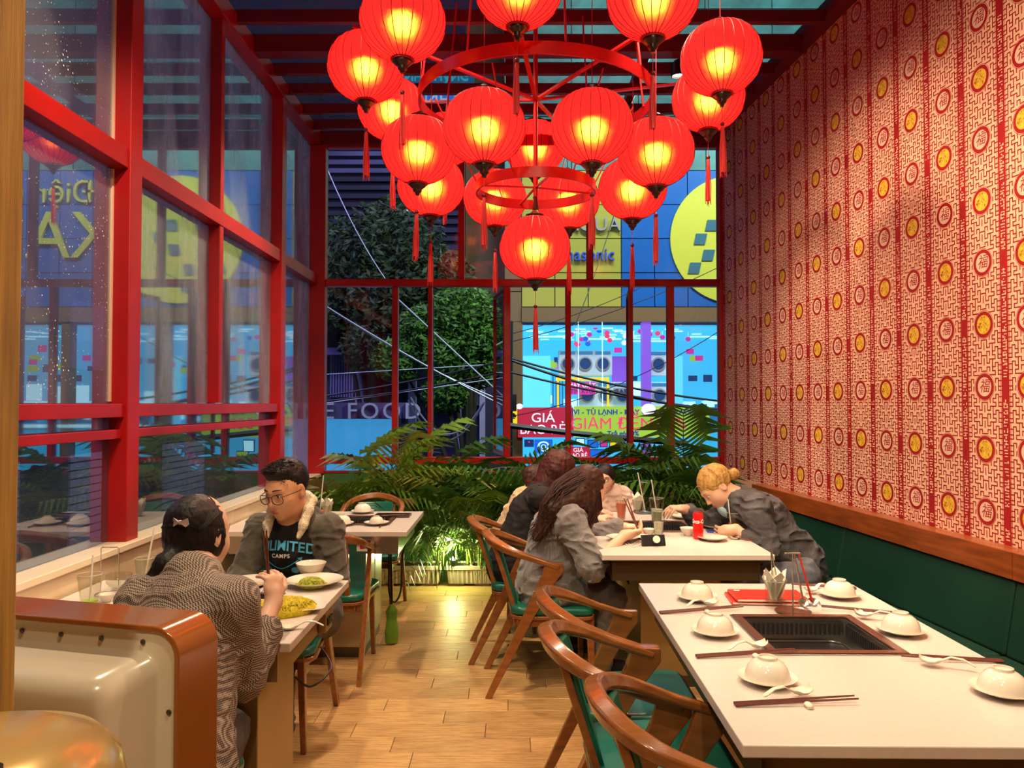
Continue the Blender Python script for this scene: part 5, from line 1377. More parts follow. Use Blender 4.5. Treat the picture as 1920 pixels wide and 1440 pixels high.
# local frame: -x to the left, -y towards the camera
Wd, Ht = .66, 1.092
def rprof(w0, w1, h0, h1, r, n=7):
    o = [(w1, h0)]
    for k in range(n): q = PI/2 * k / (n - 1); o.append((w1 - r + r * math.cos(q), h1 - r + r * math.sin(q)))
    for k in range(n): q = PI/2 + PI/2 * k / (n - 1); o.append((w0 + r + r * math.cos(q), h1 - r + r * math.sin(q)))
    o.append((w0, h0)); return o
def loft(secs):
    g = G(); m = len(secs[0]); vs = [p for s in secs for p in s]; fs = []
    for i in range(len(secs) - 1):
        for k in range(m - 1): fs.append((i*m+k, i*m+k+1, (i+1)*m+k+1, (i+1)*m+k))
    g.add(vs, fs); return g
def sec(w0, w1, h1, r, y): return [(x, y, z) for x, z in rprof(w0, w1, 0, h1, r)]
o1 = rprof(-Wd, 0, 0, Ht + .012, .05); i1 = rprof(-Wd + .010, -.010, 0, Ht + .002, .042)
g = G(); m = len(o1)
vs = [(x, -.006, z) for x, z in o1] + [(x, .10, z) for x, z in o1] + [(x, -.006, z) for x, z in i1] + [(x, .10, z) for x, z in i1]
fs = []
for k in range(m - 1): fs += [(k, k+1, m+k+1, m+k), (2*m+k, 3*m+k, 3*m+k+1, 2*m+k+1), (k, 2*m+k, 2*m+k+1, k+1), (m+k, m+k+1, 3*m+k+1, 3*m+k)]
g.add(vs, fs); g.build('edge_band', 'machine_band', mc, 35, bevel=.002)
# flange and bulged back as one moulding
secs = [sec(-Wd + .010, -.010, Ht + .001, .042, .09), sec(-Wd + .010, -.010, Ht + .001, .042, .0), sec(-Wd + .042, -.042, Ht - .032, .03, -.0), sec(-Wd + .046, -.046, Ht - .036, .035, -.006),
        sec(-Wd + .062, -.058, Ht - .046, .045, -.085), sec(-Wd + .070, -.066, Ht - .052, .045, -.108), sec(-Wd + .088, -.084, Ht - .070, .04, -.124), sec(-Wd + .12, -.116, Ht - .10, .03, -.128), sec(-Wd + .3, -.3, Ht - .4, .02, -.128)]
loft(secs).build('moulded_back', 'machine_cream', mc, 50)
G().add([(x, .085, z) for x, z in rprof(-Wd + .012, -.012, 0, Ht, .04)], [tuple(range(len(rprof(0, 1, 0, 1, .04))))]).build('front_panel', 'machine_cream', mc)
for k in range(7):
    G().lathe([(0, .0), (.0045, .0), (.0045, .002), (.002, .003), (0, .0015)], 12).build('screw', 'dark_steel', mc, 40, loc=(-.075 - k * .085, -.001, Ht - .017), rot=(PI/2, 0, 0))
for k in range(6): G().lathe([(0, .0), (.0045, .0), (.0045, .002), (.002, .003), (0, .0015)], 12).build('screw', 'dark_steel', mc, 40, loc=(-.022, -.001, Ht - .13 - k * .15), rot=(PI/2, 0, 0))
# gold rounded drum
gd = thing('gold_drum', 'shiny gold rounded housing with a small hole at the bottom left corner', 'housing', (-.56, .80, 0))
G().lathe([(.0, 1.135), (.085, 1.13), (.125, 1.115), (.142, 1.095), (.150, 1.06), (.152, .9), (.152, .0), (0, 0)], 64).build('shell', 'gold_metal', gd, 60)
G().cyl((.062, -.055, 1.125), (.062, -.055, 1.1325), .009, n=20).build('hole', 'black', gd, 50)
# dark jacket lying at the far end of the bench
# ================================================================== PEOPLE (signed-distance bodies polygonised with surface nets)
def V3(*a): return np.array(a, dtype=np.float64)
def unit(v): v = np.array(v, float); return v / (np.linalg.norm(v) + 1e-12)
def cap(a, b, ra, rb=None, k=.02, sub=False): return ('c', np.array(a, float), np.array(b, float), ra, ra if rb is None else rb, k, sub)
def els(c, r, B=None, k=.02, sub=False): return ('e', np.array(c, float), np.array(r, float), np.eye(3) if B is None else B, k, sub)
def pln(p, n, k=.004): return ('p', np.array(p, float), unit(n), k)          # remove everything on the side the normal points to
def sd_prim(pr, P):
    if pr[0] == 'c':
        _, a, b, ra, rb, k, s = pr; ab = b - a; L2 = ab @ ab + 1e-12
        t = np.clip(((P - a) @ ab) / L2, 0, 1); d = np.linalg.norm(P - a - t[..., None] * ab, axis=-1)
        return d - (ra + (rb - ra) * t)
    if pr[0] == 'e':
        _, c, r, B, k, s = pr; q = (P - c) @ B; k0 = np.linalg.norm(q / r, axis=-1); k1 = np.linalg.norm(q / (r * r), axis=-1)
        return k0 * (k0 - 1) / np.maximum(k1, 1e-6)
    _, p, n, k = pr; return (P - p) @ n
def comb(f, d, k, sub):
    if sub: d = -d; h = np.maximum(k - np.abs(f - d), 0) / k; return np.maximum(f, d) + h * h * k * .25
    h = np.maximum(k - np.abs(f - d), 0) / k; return np.minimum(f, d) - h * h * k * .25
def sd(prims, P):
    P = np.atleast_2d(P); f = np.full(P.shape[:-1], 1.0)
    for pr in prims:
        d = sd_prim(pr, P)
        if pr[0] == 'p': f = np.maximum(f, d)
        else: f = comb(f, d, pr[-2], pr[-1])
    return f
def onsurf(prims, p, d, start=.2):
    """march from outside along -d to the surface"""
    p = np.array(p, float); d = unit(d); q = p + d * start
    for _ in range(60):
        v = sd(prims, q)[0]
        if abs(v) < 2e-4: break
        q = q - d * v * .8
    return q
def bounds(pr):
    if pr[0] == 'c': r = max(pr[3], pr[4]); return np.minimum(pr[1], pr[2]) - r, np.maximum(pr[1], pr[2]) + r
    r = pr[2].max(); return pr[1] - r, pr[1] + r
def polygonise(prims, h, disp=None):
    adds = [p for p in prims if p[0] != 'p' and not p[-1]]
    lo = np.min([bounds(p)[0] for p in adds], axis=0) - 3 * h - .01; hi = np.max([bounds(p)[1] for p in adds], axis=0) + 3 * h + .01
    n = np.ceil((hi - lo) / h).astype(int) + 1
    ax = [lo[i] + h * np.arange(n[i]) for i in range(3)]
    f = np.full(tuple(n), .1, dtype=np.float64)
    for pr in prims:
        if pr[0] == 'p':
            X, Y, Z = np.meshgrid(*ax, indexing='ij', sparse=True)
            d = (X - pr[1][0]) * pr[2][0] + (Y - pr[1][1]) * pr[2][1] + (Z - pr[1][2]) * pr[2][2]
            f = np.maximum(f, d); continue
        b0, b1 = bounds(pr); k = pr[-2]; m = k + 3 * h
        i0 = np.maximum(np.floor((b0 - m - lo) / h).astype(int), 0); i1 = np.minimum(np.ceil((b1 + m - lo) / h).astype(int) + 1, n)
        if (i1 <= i0).any(): continue
        sl = tuple(slice(i0[i], i1[i]) for i in range(3))
        P = np.stack(np.meshgrid(*[ax[i][sl[i]] for i in range(3)], indexing='ij'), -1)
        f[sl] = comb(f[sl], sd_prim(pr, P), k, pr[-1])
    if disp is not None:
        band = np.abs(f) < .03
        idx = np.argwhere(band); P = lo + h * idx
        f[band] += disp(P)
    s = f < 0
    vid = -np.ones(tuple(n - 1), dtype=np.int64)
    c = sum(s[a:n[0]-1+a, b:n[1]-1+b, d:n[2]-1+d].astype(np.int8) for a in (0, 1) for b in (0, 1) for d in (0, 1))
    act = (c > 0) & (c < 8); cells = np.argwhere(act); vid[act] = np.arange(len(cells))
    acc = np.zeros((len(cells), 3)); cnt = np.zeros(len(cells))
    offs = [(a, b, d) for a in (0, 1) for b in (0, 1) for d in (0, 1)]
    for i, o0 in enumerate(offs):
        for o1 in offs[i+1:]:
            if sum(abs(o0[q] - o1[q]) for q in range(3)) != 1: continue
            f0 = f[cells[:, 0] + o0[0], cells[:, 1] + o0[1], cells[:, 2] + o0[2]]; f1 = f[cells[:, 0] + o1[0], cells[:, 1] + o1[1], cells[:, 2] + o1[2]]
            m = (f0 < 0) != (f1 < 0); t = np.where(m, f0 / np.where(m, f0 - f1, 1), 0)
            p = np.array(o0) + t[:, None] * (np.array(o1) - np.array(o0)); acc[m] += p[m]; cnt[m] += 1
    verts = lo + h * (cells + acc / np.maximum(cnt, 1)[:, None])
    faces = []
    for a in range(3):
        b, d = (a + 1) % 3, (a + 2) % 3
        sl0 = [slice(1, n[q] - 1) for q in range(3)]; sl0[a] = slice(0, n[a] - 1); sl1 = list(sl0); sl1[a] = slice(1, n[a])
        s0, s1 = s[tuple(sl0)], s[tuple(sl1)]; e = np.argwhere(s0 != s1); inside = s0[s0 != s1]
        base = e.copy(); 
        for q in range(3):
            if q != a: base[:, q] += 1
        def g_(ob, od):
            i = base.copy(); i[:, b] += ob; i[:, d] += od; return vid[i[:, 0], i[:, 1], i[:, 2]]
        q4 = np.stack([g_(-1, -1), g_(0, -1), g_(0, 0), g_(-1, 0)], 1)
        q4[~inside] = q4[~inside][:, ::-1]; faces.append(q4)
    F_ = np.concatenate(faces); F_ = F_[(F_ >= 0).all(1)]
    return verts, F_
def sdf_mesh(name, prims, h, m, parent, disp=None, smooth=1):
    v, f = polygonise(prims, h, disp)
    me = bpy.data.meshes.new(name); me.vertices.add(len(v)); me.vertices.foreach_set('co', v.astype(np.float32).ravel())
    me.loops.add(f.size); me.loops.foreach_set('vertex_index', f.astype(np.int32).ravel())
    me.polygons.add(len(f)); me.polygons.foreach_set('loop_start', np.arange(0, f.size, 4, dtype=np.int32)); me.polygons.foreach_set('loop_total', np.full(len(f), 4, dtype=np.int32))
    me.update(calc_edges=True); me.validate(); me.polygons.foreach_set('use_smooth', [True] * len(me.polygons))
    me.materials.append(M[m]); o = link(name, me, parent)
    if parent: o.matrix_parent_inverse = Matrix.Identity(4); me.transform(Matrix.Translation(-parent.location))
    return o
# cloth folds: smooth pseudo-noise from summed sines
def vnoise(P, seed):
    I = np.floor(P).astype(np.int64); f = P - I; f = f * f * (3 - 2 * f); r = 0
    for a in (0, 1):
        for b in (0, 1):
            for c in (0, 1):
                hsh = ((I[..., 0] + a) * 73856093) ^ ((I[..., 1] + b) * 19349663) ^ ((I[..., 2] + c) * 83492791) ^ (seed * 2654435761)
                hsh = (hsh ^ (hsh >> 13)) * 1274126177; hv = ((hsh ^ (hsh >> 16)) & 0xffff) / 65535.0
                r = r + hv * (f[..., 0] if a else 1 - f[..., 0]) * (f[..., 1] if b else 1 - f[..., 1]) * (f[..., 2] if c else 1 - f[..., 2])
    return r
def folds(amp, fr, seed, st=(1, 1, 1.8)):
    def d(P):
        Q = P * np.array(st) * fr * .42
        wq = np.stack([vnoise(Q * .6 + 7.3, seed), vnoise(Q * .6 + 31.1, seed + 1), vnoise(Q * .6 + 57.7, seed + 2)], -1)
        R1 = 1 - np.abs(vnoise(Q + wq * 2.2, seed + 3) * 2 - 1); R2 = 1 - np.abs(vnoise(Q * 2.1 + wq * 2.5, seed + 4) * 2 - 1)
        return amp * (1.25 - R1 ** 2.2 * 1.5 - R2 ** 2 * .55)
    return d
SKIN = dict(a=(.72, .40, .24), b=(.78, .48, .32))
mat('skin_tan', (.70, .36, .20), .45, 0, .12, 12); mat('skin_light', (.82, .50, .34), .45, 0, .10, 12)
mat('lip', (.52, .14, .11), .4); mat('eye_white', (.75, .72, .68), .2); mat('eye_dark', (.02, .012, .008), .1)
for nm, c, c2 in (('hair_black', (.012, .009, .009), (.004, .003, .003)), ('hair_brown', (.065, .022, .011), (.02, .007, .005)), ('hair_red', (.085, .014, .010), (.025, .006, .005)), ('hair_blonde', (.62, .38, .11), (.32, .17, .045))):
    mat(nm, c, .5, col2=c2, scale=60, stretch=(1, 1, .12), bump=.35, bscale=90, spec=.35)
mat('jacket_olive', (.085, .078, .055), .85, 0, .3, 20, .25, 90, sheen=.3)
mat('sherpa', (.80, .70, .50), .95, 0, .2, 60, .9, 160); mat('tee_black', (.012, .013, .016), .8, 0, .2, 30)
mat('print_cyan', (.10, .62, .95), .6); mat('hoodie_grey', (.225, .22, .225), .9, 0, .22, 14, .35, 120, sheen=.3)
mat('trouser_grey', (.10, .095, .09), .85, 0, .3, 14, .2, 90); mat('top_black', (.010, .010, .012), .85, 0, .3, 14)
mat('denim_black', (.030, .031, .036), .75, 0, .0, 9, .4, 60, col2=(.10, .10, .11)); mat('denim_grey', (.17, .18, .23), .8, 0, .3, 20)
mat('cloth_cream', (.66, .48, .28), .9, 0, .2, 12); mat('cloth_pink', (.75, .55, .48), .9, 0, .2, 12); mat('mask_blue', (.40, .62, .72), .7)
mat('shoe_dark', (.03, .028, .025), .5); mat('hair_bow', (.60, .52, .50), .3)
def houndstooth():
    m, nt, b = _new('houndstooth'); L = nt.links; N = nt.nodes.new
    tc = N('ShaderNodeTexCoord'); sep = N('ShaderNodeSeparateXYZ'); mp = N('ShaderNodeMapping'); mp.inputs['Rotation'].default_value = (.3, .5, .35)
    L.new(tc.outputs['Object'], mp.inputs[0]); L.new(mp.outputs[0], sep.inputs[0])
    outs = []
    for i in (0, 2, 1):
        w_ = N('ShaderNodeMath'); w_.operation = 'MULTIPLY'; w_.inputs[1].default_value = 1250; L.new(sep.outputs[i], w_.inputs[0])
        s = N('ShaderNodeMath'); s.operation = 'SINE'; L.new(w_.outputs[0], s.inputs[0]); outs.append(s)
    a0 = N('ShaderNodeMath'); a0.operation = 'ADD'; L.new(outs[0].outputs[0], a0.inputs[0]); L.new(outs[1].outputs[0], a0.inputs[1])
    a = N('ShaderNodeMath'); a.operation = 'ADD'; L.new(a0.outputs[0], a.inputs[0]); L.new(outs[2].outputs[0], a.inputs[1])
    a2 = N('ShaderNodeMath'); a2.operation = 'ADD'; a2.inputs[1].default_value = .12; L.new(a.outputs[0], a2.inputs[0])
    r = N('ShaderNodeValToRGB'); L.new(a2.outputs[0], r.inputs[0]); e = r.color_ramp.elements
    e[0].position = .0; e[0].color = (.055, .042, .035, 1); e[1].position = .5; e[1].color = (.42, .34, .27, 1)
    L.new(r.outputs[0], b.inputs['Base Color']); b.inputs['Roughness'].default_value = .9
houndstooth()
def head_prims(H, f, u, s=1.0):
    f = unit(f); u = unit(np.array(u, float) - f * (np.array(u, float) @ f)); r = np.cross(f, u)
    B = np.stack([r, f, u], 1); q = lambda x, y, z: H + (B @ (np.array([x, y, z]) * s))
    e = lambda c, rr, k=.02, sub=False: els(q(*c), np.array(rr) * s, B, k, sub)
    return B, q, [
        e((0, -.012, .030), (.074, .094, .084)), e((0, .020, -.020), (.066, .074, .090), .03), e((0, .030, -.070), (.048, .052, .042), .035),
        cap(q(0, .066, -.098), q(0, .060, -.098), .017 * s, .017 * s, .025),
        e((-.040, .046, -.034), (.026, .030, .030), .025), e((.040, .046, -.034), (.026, .030, .030), .025),
        cap(q(-.034, .074, .022), q(-.008, .083, .018), .010 * s, .010 * s, .018), cap(q(.034, .074, .022), q(.008, .083, .018), .010 * s, .010 * s, .018),
        e((-.031, .096, .002), (.017, .018, .011), .012, True), e((.031, .096, .002), (.017, .018, .011), .012, True),
        cap(q(0, .086, .008), q(0, .104, -.030), .0065 * s, .0105 * s, .010), e((-.011, .094, -.034), (.008, .009, .007), .006), e((.011, .094, -.034), (.008, .009, .007), .006),
        e((0, .088, -.062), (.020, .010, .007), .008), e((0, .086, -.071), (.016, .011, .007), .007),
        e((-.075, -.008, -.010), (.010, .018, .032), .006), e((.075, -.008, -.010), (.010, .018, .032), .006),
        e((-.084, -.002, -.006), (.006, .010, .020), .004, True), e((.084, -.002, -.006), (.006, .010, .020), .004, True)]
def hand_prims(W0, d, pn, curl=.5, side=1, s=1.0):
    """W0 wrist, d direction of the palm, pn palm normal (fingers curl towards it), side = thumb side along cross"""
    d = unit(d); pn = unit(np.array(pn, float) - d * (np.array(pn, float) @ d)); x = np.cross(d, pn) * side
    P = [cap(W0, W0 + d * .03, .024 * s, .026 * s, .02), els(W0 + d * .055 * s, np.array([.040, .045, .016]) * s, np.stack([x, d, pn], 1), .015)]
    for i, (off, L_) in enumerate(((.032, .072), (.0115, .080), (-.0095, .074), (-.030, .058))):
        k0 = W0 + d * .082 * s + x * off * s; a = curl * (1 + .12 * i); dd = d; p = k0
        for j, fr in enumerate((.45, .32, .23)):
            dd = unit(dd * math.cos(a) + pn * math.sin(a)); q = p + dd * L_ * fr * s; P.append(cap(p, q, (.0086 - .0008 * j) * s, (.0080 - .0008 * j) * s, .0025)); p = q
            # keep curling about x
            pn2 = unit(pn * math.cos(a) - d * math.sin(a)) if False else pn
    t0 = W0 + d * .030 * s + x * .026 * s; td = unit(d * .6 + x * .75 + pn * .35); t1 = t0 + td * .036 * s; t2 = t1 + unit(td + d * .7 - x * .35 + pn * .3) * .030 * s; t3 = t2 + unit(d + pn * .5 - x * .3) * .024 * s
    P += [cap(t0, t1, .0125 * s, .0105 * s, .01), cap(t1, t2, .0105 * s, .0095 * s, .005), cap(t2, t3, .0095 * s, .0078 * s, .005)]
    return P
def person(label, J, f, u, skin, hs=1.0, h=.006, sc_=1.0, hands=None, loc=None, foot=True, bulk=1.0):
    """J: head, neck(base), chest, pelvis, sl, sr, el, er, wl, wr, hl, hr(hips), kl, kr, al, ar"""
    loc = loc or tuple(J['pelvis'][:2]) + (0.,)
    t = thing('person', label, 'person', loc, 0, None)
    J = {k: np.array(v, float) for k, v in J.items()}
    B, q, hp = head_prims(J['head'], f, u, hs)
    b = bulk
    P = list(hp)
    P.append(cap(q(0, -.012, -.06), J['neck'], .048 * hs, .052 * hs * b, .03))
    body = [cap(J['neck'], J['chest'], .060 * b, .105 * b, .05), cap(J['chest'], J['pelvis'], .115 * b, .125 * b, .06),
            cap(J['sl'], J['sr'], .052 * b, .052 * b, .05), cap(J['hl'], J['hr'], .095 * b, .095 * b, .05)]
    for s in 'lr':
        body += [cap(J['s' + s], J['e' + s], .046 * b, .038 * b, .03), cap(J['e' + s], J['w' + s], .037 * b, .0245, .02),
                 cap(J['h' + s], J['k' + s], .082 * b, .055, .05), cap(J['k' + s], J['a' + s], .053, .034, .03)]
        if foot:
            a = J['a' + s]; fd = unit(V3(*(np.append((J['k' + s] - J['h' + s])[:2], 0)))); P.append(cap(a + V3(0, 0, -.03), a + fd * .13 + V3(0, 0, -.045), .032, .026, .02))
    hands = hands or {}
    for s in 'lr':
        d, pn, cu = hands.get(s, (J['w' + s] - J['e' + s], (0, 0, -1), .45)); P += hand_prims(J['w' + s], d, pn, cu, 1 if s == 'l' else -1, sc_)
    P += body
    sdf_mesh('body', P, h, skin, t)
    return t, J, B, q, hp, body
def face_bits(t, q, hp, B, brow='hair_black', h_=1.0, eyes=True):
    off = Vector(t.location)
    def spot_on(x, z, d=.0):
        p = onsurf(hp, q(x, 0, z), B[:, 1]); return p + B[:, 1] * d
    R = Matrix([list(B[0]), list(B[1]), list(B[2])])
    L = lambda p: Vector(p) - off
    if eyes:
        for sx in (-1, 1):
            c = q(sx * .031, .0775, .001); o = G().ell(L(c), (.0115 * h_, .0115 * h_, .0085 * h_), 12, 10, R=R).build('eye', 'eye_white', t, 80)
            c2 = q(sx * .031, .0868, .0005); G().ell(L(c2), (.0050, .003, .0050), 12, 8, R=R).build('iris', 'eye_dark', o, 80)
            g = G(); g.tube([L(spot_on(sx * (.018 + .026 * k / 4), .006 + .003 * math.sin(PI * k / 4), .0008)) for k in range(5)], .0012, 5); g.build('eyelid', brow, t, 60)
    for sx in (-1, 1):
        g = G(); g.tube([L(spot_on(sx * (.012 + .036 * k / 5), .0245 + .005 * math.sin(PI * (k + 1) / 7), -.0003)) for k in range(6)], [.0018, .0027, .003, .0027, .002, .001], 6); g.build('eyebrow', brow, t, 60)
    g = G(); pts = [L(spot_on(x, -.0635 + .002 * (1 - abs(x) / .022), .0002)) for x in (-.021, -.011, 0, .011, .021)]; g.tube(pts, [.0012, .0036, .0038, .0036, .0012], 6)
    pts = [L(spot_on(x, -.0705, .0)) for x in (-.018, -.009, 0, .009, .018)]; g.tube(pts, [.0012, .0042, .0048, .0042, .0012], 6); g.build('lips', 'lip', t, 60)
def torso_cloth(J, t_, k=.05, sleeves=True, cuffs=(.98, .98), b=1.0, extra=0.):
    o = [cap(J['neck'] + V3(0, 0, -.02), J['chest'], .066 * b + t_, .108 * b + t_, k), cap(J['chest'], J['pelvis'], .116 * b + t_, .128 * b + t_ + extra, k + .01), cap(J['sl'], J['sr'], .056 * b + t_, .056 * b + t_, k)]
    if sleeves:
        for i, s in enumerate('lr'):
            w_ = J['e' + s] + (J['w' + s] - J['e' + s]) * cuffs[i]
            o += [cap(J['s' + s], J['e' + s], .052 * b + t_, .044 * b + t_, .03), cap(J['e' + s], w_, .043 * b + t_, .032 * b + t_ * .9, .02)]
    return o
def legs_cloth(J, t_=.012, cut=.96):
    o = [cap(J['hl'], J['hr'], .100 + t_, .100 + t_, .05)]
    for s in 'lr': o += [cap(J['h' + s], J['k' + s], .084 + t_, .058 + t_, .05), cap(J['k' + s], J['k' + s] + (J['a' + s] - J['k' + s]) * cut, .056 + t_, .040 + t_, .03)]
    return o
def shoes(t, J, m='shoe_dark'):
    for s in 'lr':
        a = J['a' + s]; fd = unit(V3(*(np.append((J['k' + s] - J['h' + s])[:2], 0))))
        sdf_mesh('shoe', [cap(a + V3(0, 0, -.03), a + fd * .14 + V3(0, 0, -.042), .040, .034, .02), cap(a + fd * -.03 + V3(0, 0, -.04), a + V3(0, 0, -.02), .036, .038, .02), pln((0, 0, .004), (0, 0, -1))], .007, m, t)
def strands(t, name, m, curves, r=.0022):
    g = G(); off = Vector(t.location)
    for c in curves:
        n = len(c); g.tube([Vector(p) - off for p in c], [r * (1 - .6 * i / (n - 1)) for i in range(n)], 4, False)
    return g.build(name, m, t, 80, kind='stuff')

# ---------------------------------------------------------------- man with glasses
H = V3(-.995, 3.40, 1.105)
Jm = dict(head=H, neck=(-.985, 3.49, .985), chest=(-.985, 3.52, .82), pelvis=(-.99, 3.62, .50), sl=(-.835, 3.50, .905), sr=(-1.14, 3.52, .905),
          el=(-.785, 3.42, .70), er=(-1.205, 3.43, .70), wl=(-.84, 3.24, .66), wr=(-1.12, 3.24, .66), hl=(-.90, 3.60, .50), hr=(-1.08, 3.60, .50),
          kl=(-.98, 3.24, .50), kr=(-1.16, 3.22, .50), al=(-1.00, 3.40, .09), ar=(-1.16, 3.36, .09))
t, J, B, q, hp, body = person('man with glasses and short black hair in an olive hooded jacket facing the woman', Jm, (-.42, -.86, -.30), (-.10, -.15, 1), 'skin_tan', 1.04, .005, bulk=1.08)
MAN = t
face_bits(t, q, hp, B)
K = 1.04
hair = [els(q(0, -.022, .034), np.array((.0795, .096, .090)) * K, B, .01), els(q(0, .034, .090), np.array((.058, .046, .026)) * K, B, .03),
        els(q(0, .125, -.010), np.array((.085, .085, .082)) * K, B, .008, True), els(q(-.095, .004, -.012), (.030, .034, .040), B, .006, True), els(q(.095, .004, -.012), (.030, .034, .040), B, .006, True), pln(q(0, -.06, -.035), B @ V3(0, .25, -1))]
sdf_mesh('hair', hair, .005, 'hair_black', t, folds(.0025, 160, 3))
rr = random.Random(4); cs = []
for _ in range(260):
    a = rr.uniform(-1, 1) * .058; y = rr.uniform(-.05, .060); p = onsurf(hair, q(a, y, .06), B[:, 2] + B[:, 1] * .3); d = unit(B[:, 2] * .7 + B[:, 1] * .8 + B[:, 0] * rr.uniform(-.5, .5))
    cs.append([p - d * .004, p + d * .010, p + d * .016 + B[:, 1] * .004])
strands(t, 'hair_strands', 'hair_black', cs, .0013)
# glasses
gl = bpy.data.objects.new('glasses', None); COL.objects.link(gl); gl.parent = t
off = Vector(t.location); Lq = lambda x, y, z: Vector(q(x, y, z)) - off
for sx in (-1, 1):
    pts = [Lq(sx * .035 + .028 * math.cos(a) * (1 if abs(math.cos(a)) < .9 else .96), .104 - .010 * abs(math.cos(a)) * (1 if sx * math.cos(a) > 0 else .2), -.006 + -.001 + .0205 * math.copysign(abs(math.sin(a)) ** .75, math.sin(a))) for a in [2*PI*k/20 for k in range(20)]]
    G().tube(pts, .0018, 6, closed=True).build('lens_rim', 'black', gl, 60)
    G().tube([Lq(sx * .060, .094, .004), Lq(sx * .076, .05, .002), Lq(sx * .080, .0, -.002)], .0015, 6).build('temple', 'black', gl, 60)
G().tube([Lq(-.009, .104, .004), Lq(0, .107, .007), Lq(.009, .104, .004)], .0014, 6).build('bridge', 'black', gl, 60)
# black tee
tee = [cap(J['neck'] + V3(0, -.01, -.035), J['chest'], .075, .125, .05), cap(J['chest'], J['pelvis'], .131, .140, .06), cap(J['sl'], J['sr'], .066, .066, .05)]
tee_c = tee + [els(J['neck'] + V3(-.01, -.06, .015), (.075, .08, .055), None, .01, True)]
sdf_mesh('t_shirt', tee_c, .007, 'tee_black', t, folds(.004, 26, 5))
jk = torso_cloth(J, .016, k=.035, b=1.05) + [els(J['neck'] + V3(.0, .075, -.015), (.105, .065, .05), None, .03)]
fr_ = unit(V3(-.12, -1, 0)); rt = unit(np.cross(fr_, V3(0, 0, 1)))
BJ = np.stack([rt, fr_, V3(0, 0, 1)], 1)
jko = jk + [els(J['neck'] + fr_ * .12 + V3(0, 0, -.28), (.112, .15, .42), BJ, .01, True), els(J['neck'] + V3(-.005, -.05, .06), (.085, .10, .085), BJ, .01, True)]
sdf_mesh('hooded_jacket', jko, .006, 'jacket_olive', t, folds(.007, 30, 8))
lin = []
nk = J['neck']
loop = [nk + rt * sx * x_ + fr_ * y_ + V3(0, 0, z_) for sx, x_, y_, z_ in ((-1, .072, .125, -.085), (-1, .082, .100, -.040), (-1, .082, .045, .020), (-1, .068, -.025, .055), (-1, .030, -.070, .065), (1, .030, -.070, .065), (1, .068, -.025, .055), (1, .082, .045, .020), (1, .082, .100, -.040), (1, .072, .125, -.085))]
rads = [.012, .020, .023, .026, .026, .026, .026, .023, .020, .012]
for i in range(9): lin.append(cap(loop[i], loop[i+1], rads[i], rads[i+1], .015))
sdf_mesh('hood_lining', lin, .006, 'sherpa', t, folds(.003, 140, 2))
def on_cloth(me, prims, origin, rt_, up_, fwd, name, m, par, lift=.004):
    vs = []
    for v in me.vertices:
        p = origin + rt_ * v.co.x + up_ * v.co.y; s_ = onsurf(prims, p, fwd, .25); vs.append(s_ + fwd * (lift + v.co.z))
    for v, p in zip(me.vertices, vs): v.co = Vector(p) - Vector(par.location)
    me.materials.clear(); me.materials.append(M[m]); return link(name, me, par)
up = V3(0, 0, 1); C0 = J['chest'] + V3(-.012, 0, .015); rtv = -rt if rt[0] < 0 else rt
mt_ = text_mesh('UNLIMITED', .060, 'print_cyan', .0005, .0012, sx=.92)
w_ = max(v.co.x for v in mt_.vertices)
for v in mt_.vertices: v.co.y += -.028 * (v.co.x / w_) ** 2 + .012; v.co.z = 0 if v.co.z < 0 else v.co.z
on_cloth(mt_, tee, C0 + up * .010, rtv, up, fr_, 'shirt_print', 'print_cyan', t, .006)
on_cloth(text_mesh('CAMPS', .024, 'print_white', .0005, .0006, space=1.2), tee, C0 - up * .022, rtv, up, fr_, 'shirt_print', 'white', t, .006)
g = G()
for sx in (-1, 1):
    g.band([(sx * .085 * k / 8, -.078 + .045 * (k / 8) ** 1.5, 0) for k in range(9)], .0035, .001, Vector((0, 0, 1)))
    g.add([(sx*.092, -.028, .0005), (sx*.072, -.030, .0005), (sx*.088, -.046, .0005)], [(0, 1, 2)])
    c = sx * .062; g.add([(c + .017*math.cos(k*.5236), -.085 + .014*math.sin(k*.5236), .0005) for k in range(12)], [tuple(range(12))])
me = g.mesh('shirt_print', 'print_cyan'); on_cloth(me, tee, C0, rtv, up, fr_, 'shirt_print', 'print_cyan', t, .006)
sdf_mesh('trousers', legs_cloth(J), .009, 'trouser_grey', t, folds(.006, 26, 3)); shoes(t, J)
# ---------------------------------------------------------------- woman in blazer
H = V3(-.935, 2.30, 1.095)
Jw = dict(head=H, neck=(-.915, 2.215, .985), chest=(-.895, 2.13, .84), pelvis=(-.87, 1.93, .51), sl=(-1.03, 2.17, .925), sr=(-.775, 2.14, .925),
          el=(-1.12, 2.30, .72), er=(-.765, 2.21, .700), wl=(-1.08, 2.50, .785), wr=(-.738, 2.395, .865), hl=(-.96, 1.93, .50), hr=(-.80, 1.93, .50),
          kl=(-1.04, 2.33, .50), kr=(-.86, 2.32, .50), al=(-1.04, 2.24, .09), ar=(-.88, 2.22, .09))
t, J, B, q, hp, body = person('woman with low black ponytail in a checked brown blazer holding chopsticks', Jw, (.34, .92, -.16), (0, .05, 1), 'skin_light', 1.0, .004, .88,
    hands={'r': ((-.10, .25, .95), (-.75, .62, -.1), .85), 'l': ((.3, .9, -.1), (0, 0, -1), .4)})
WOM = t; face_bits(t, q, hp, B, eyes=True)
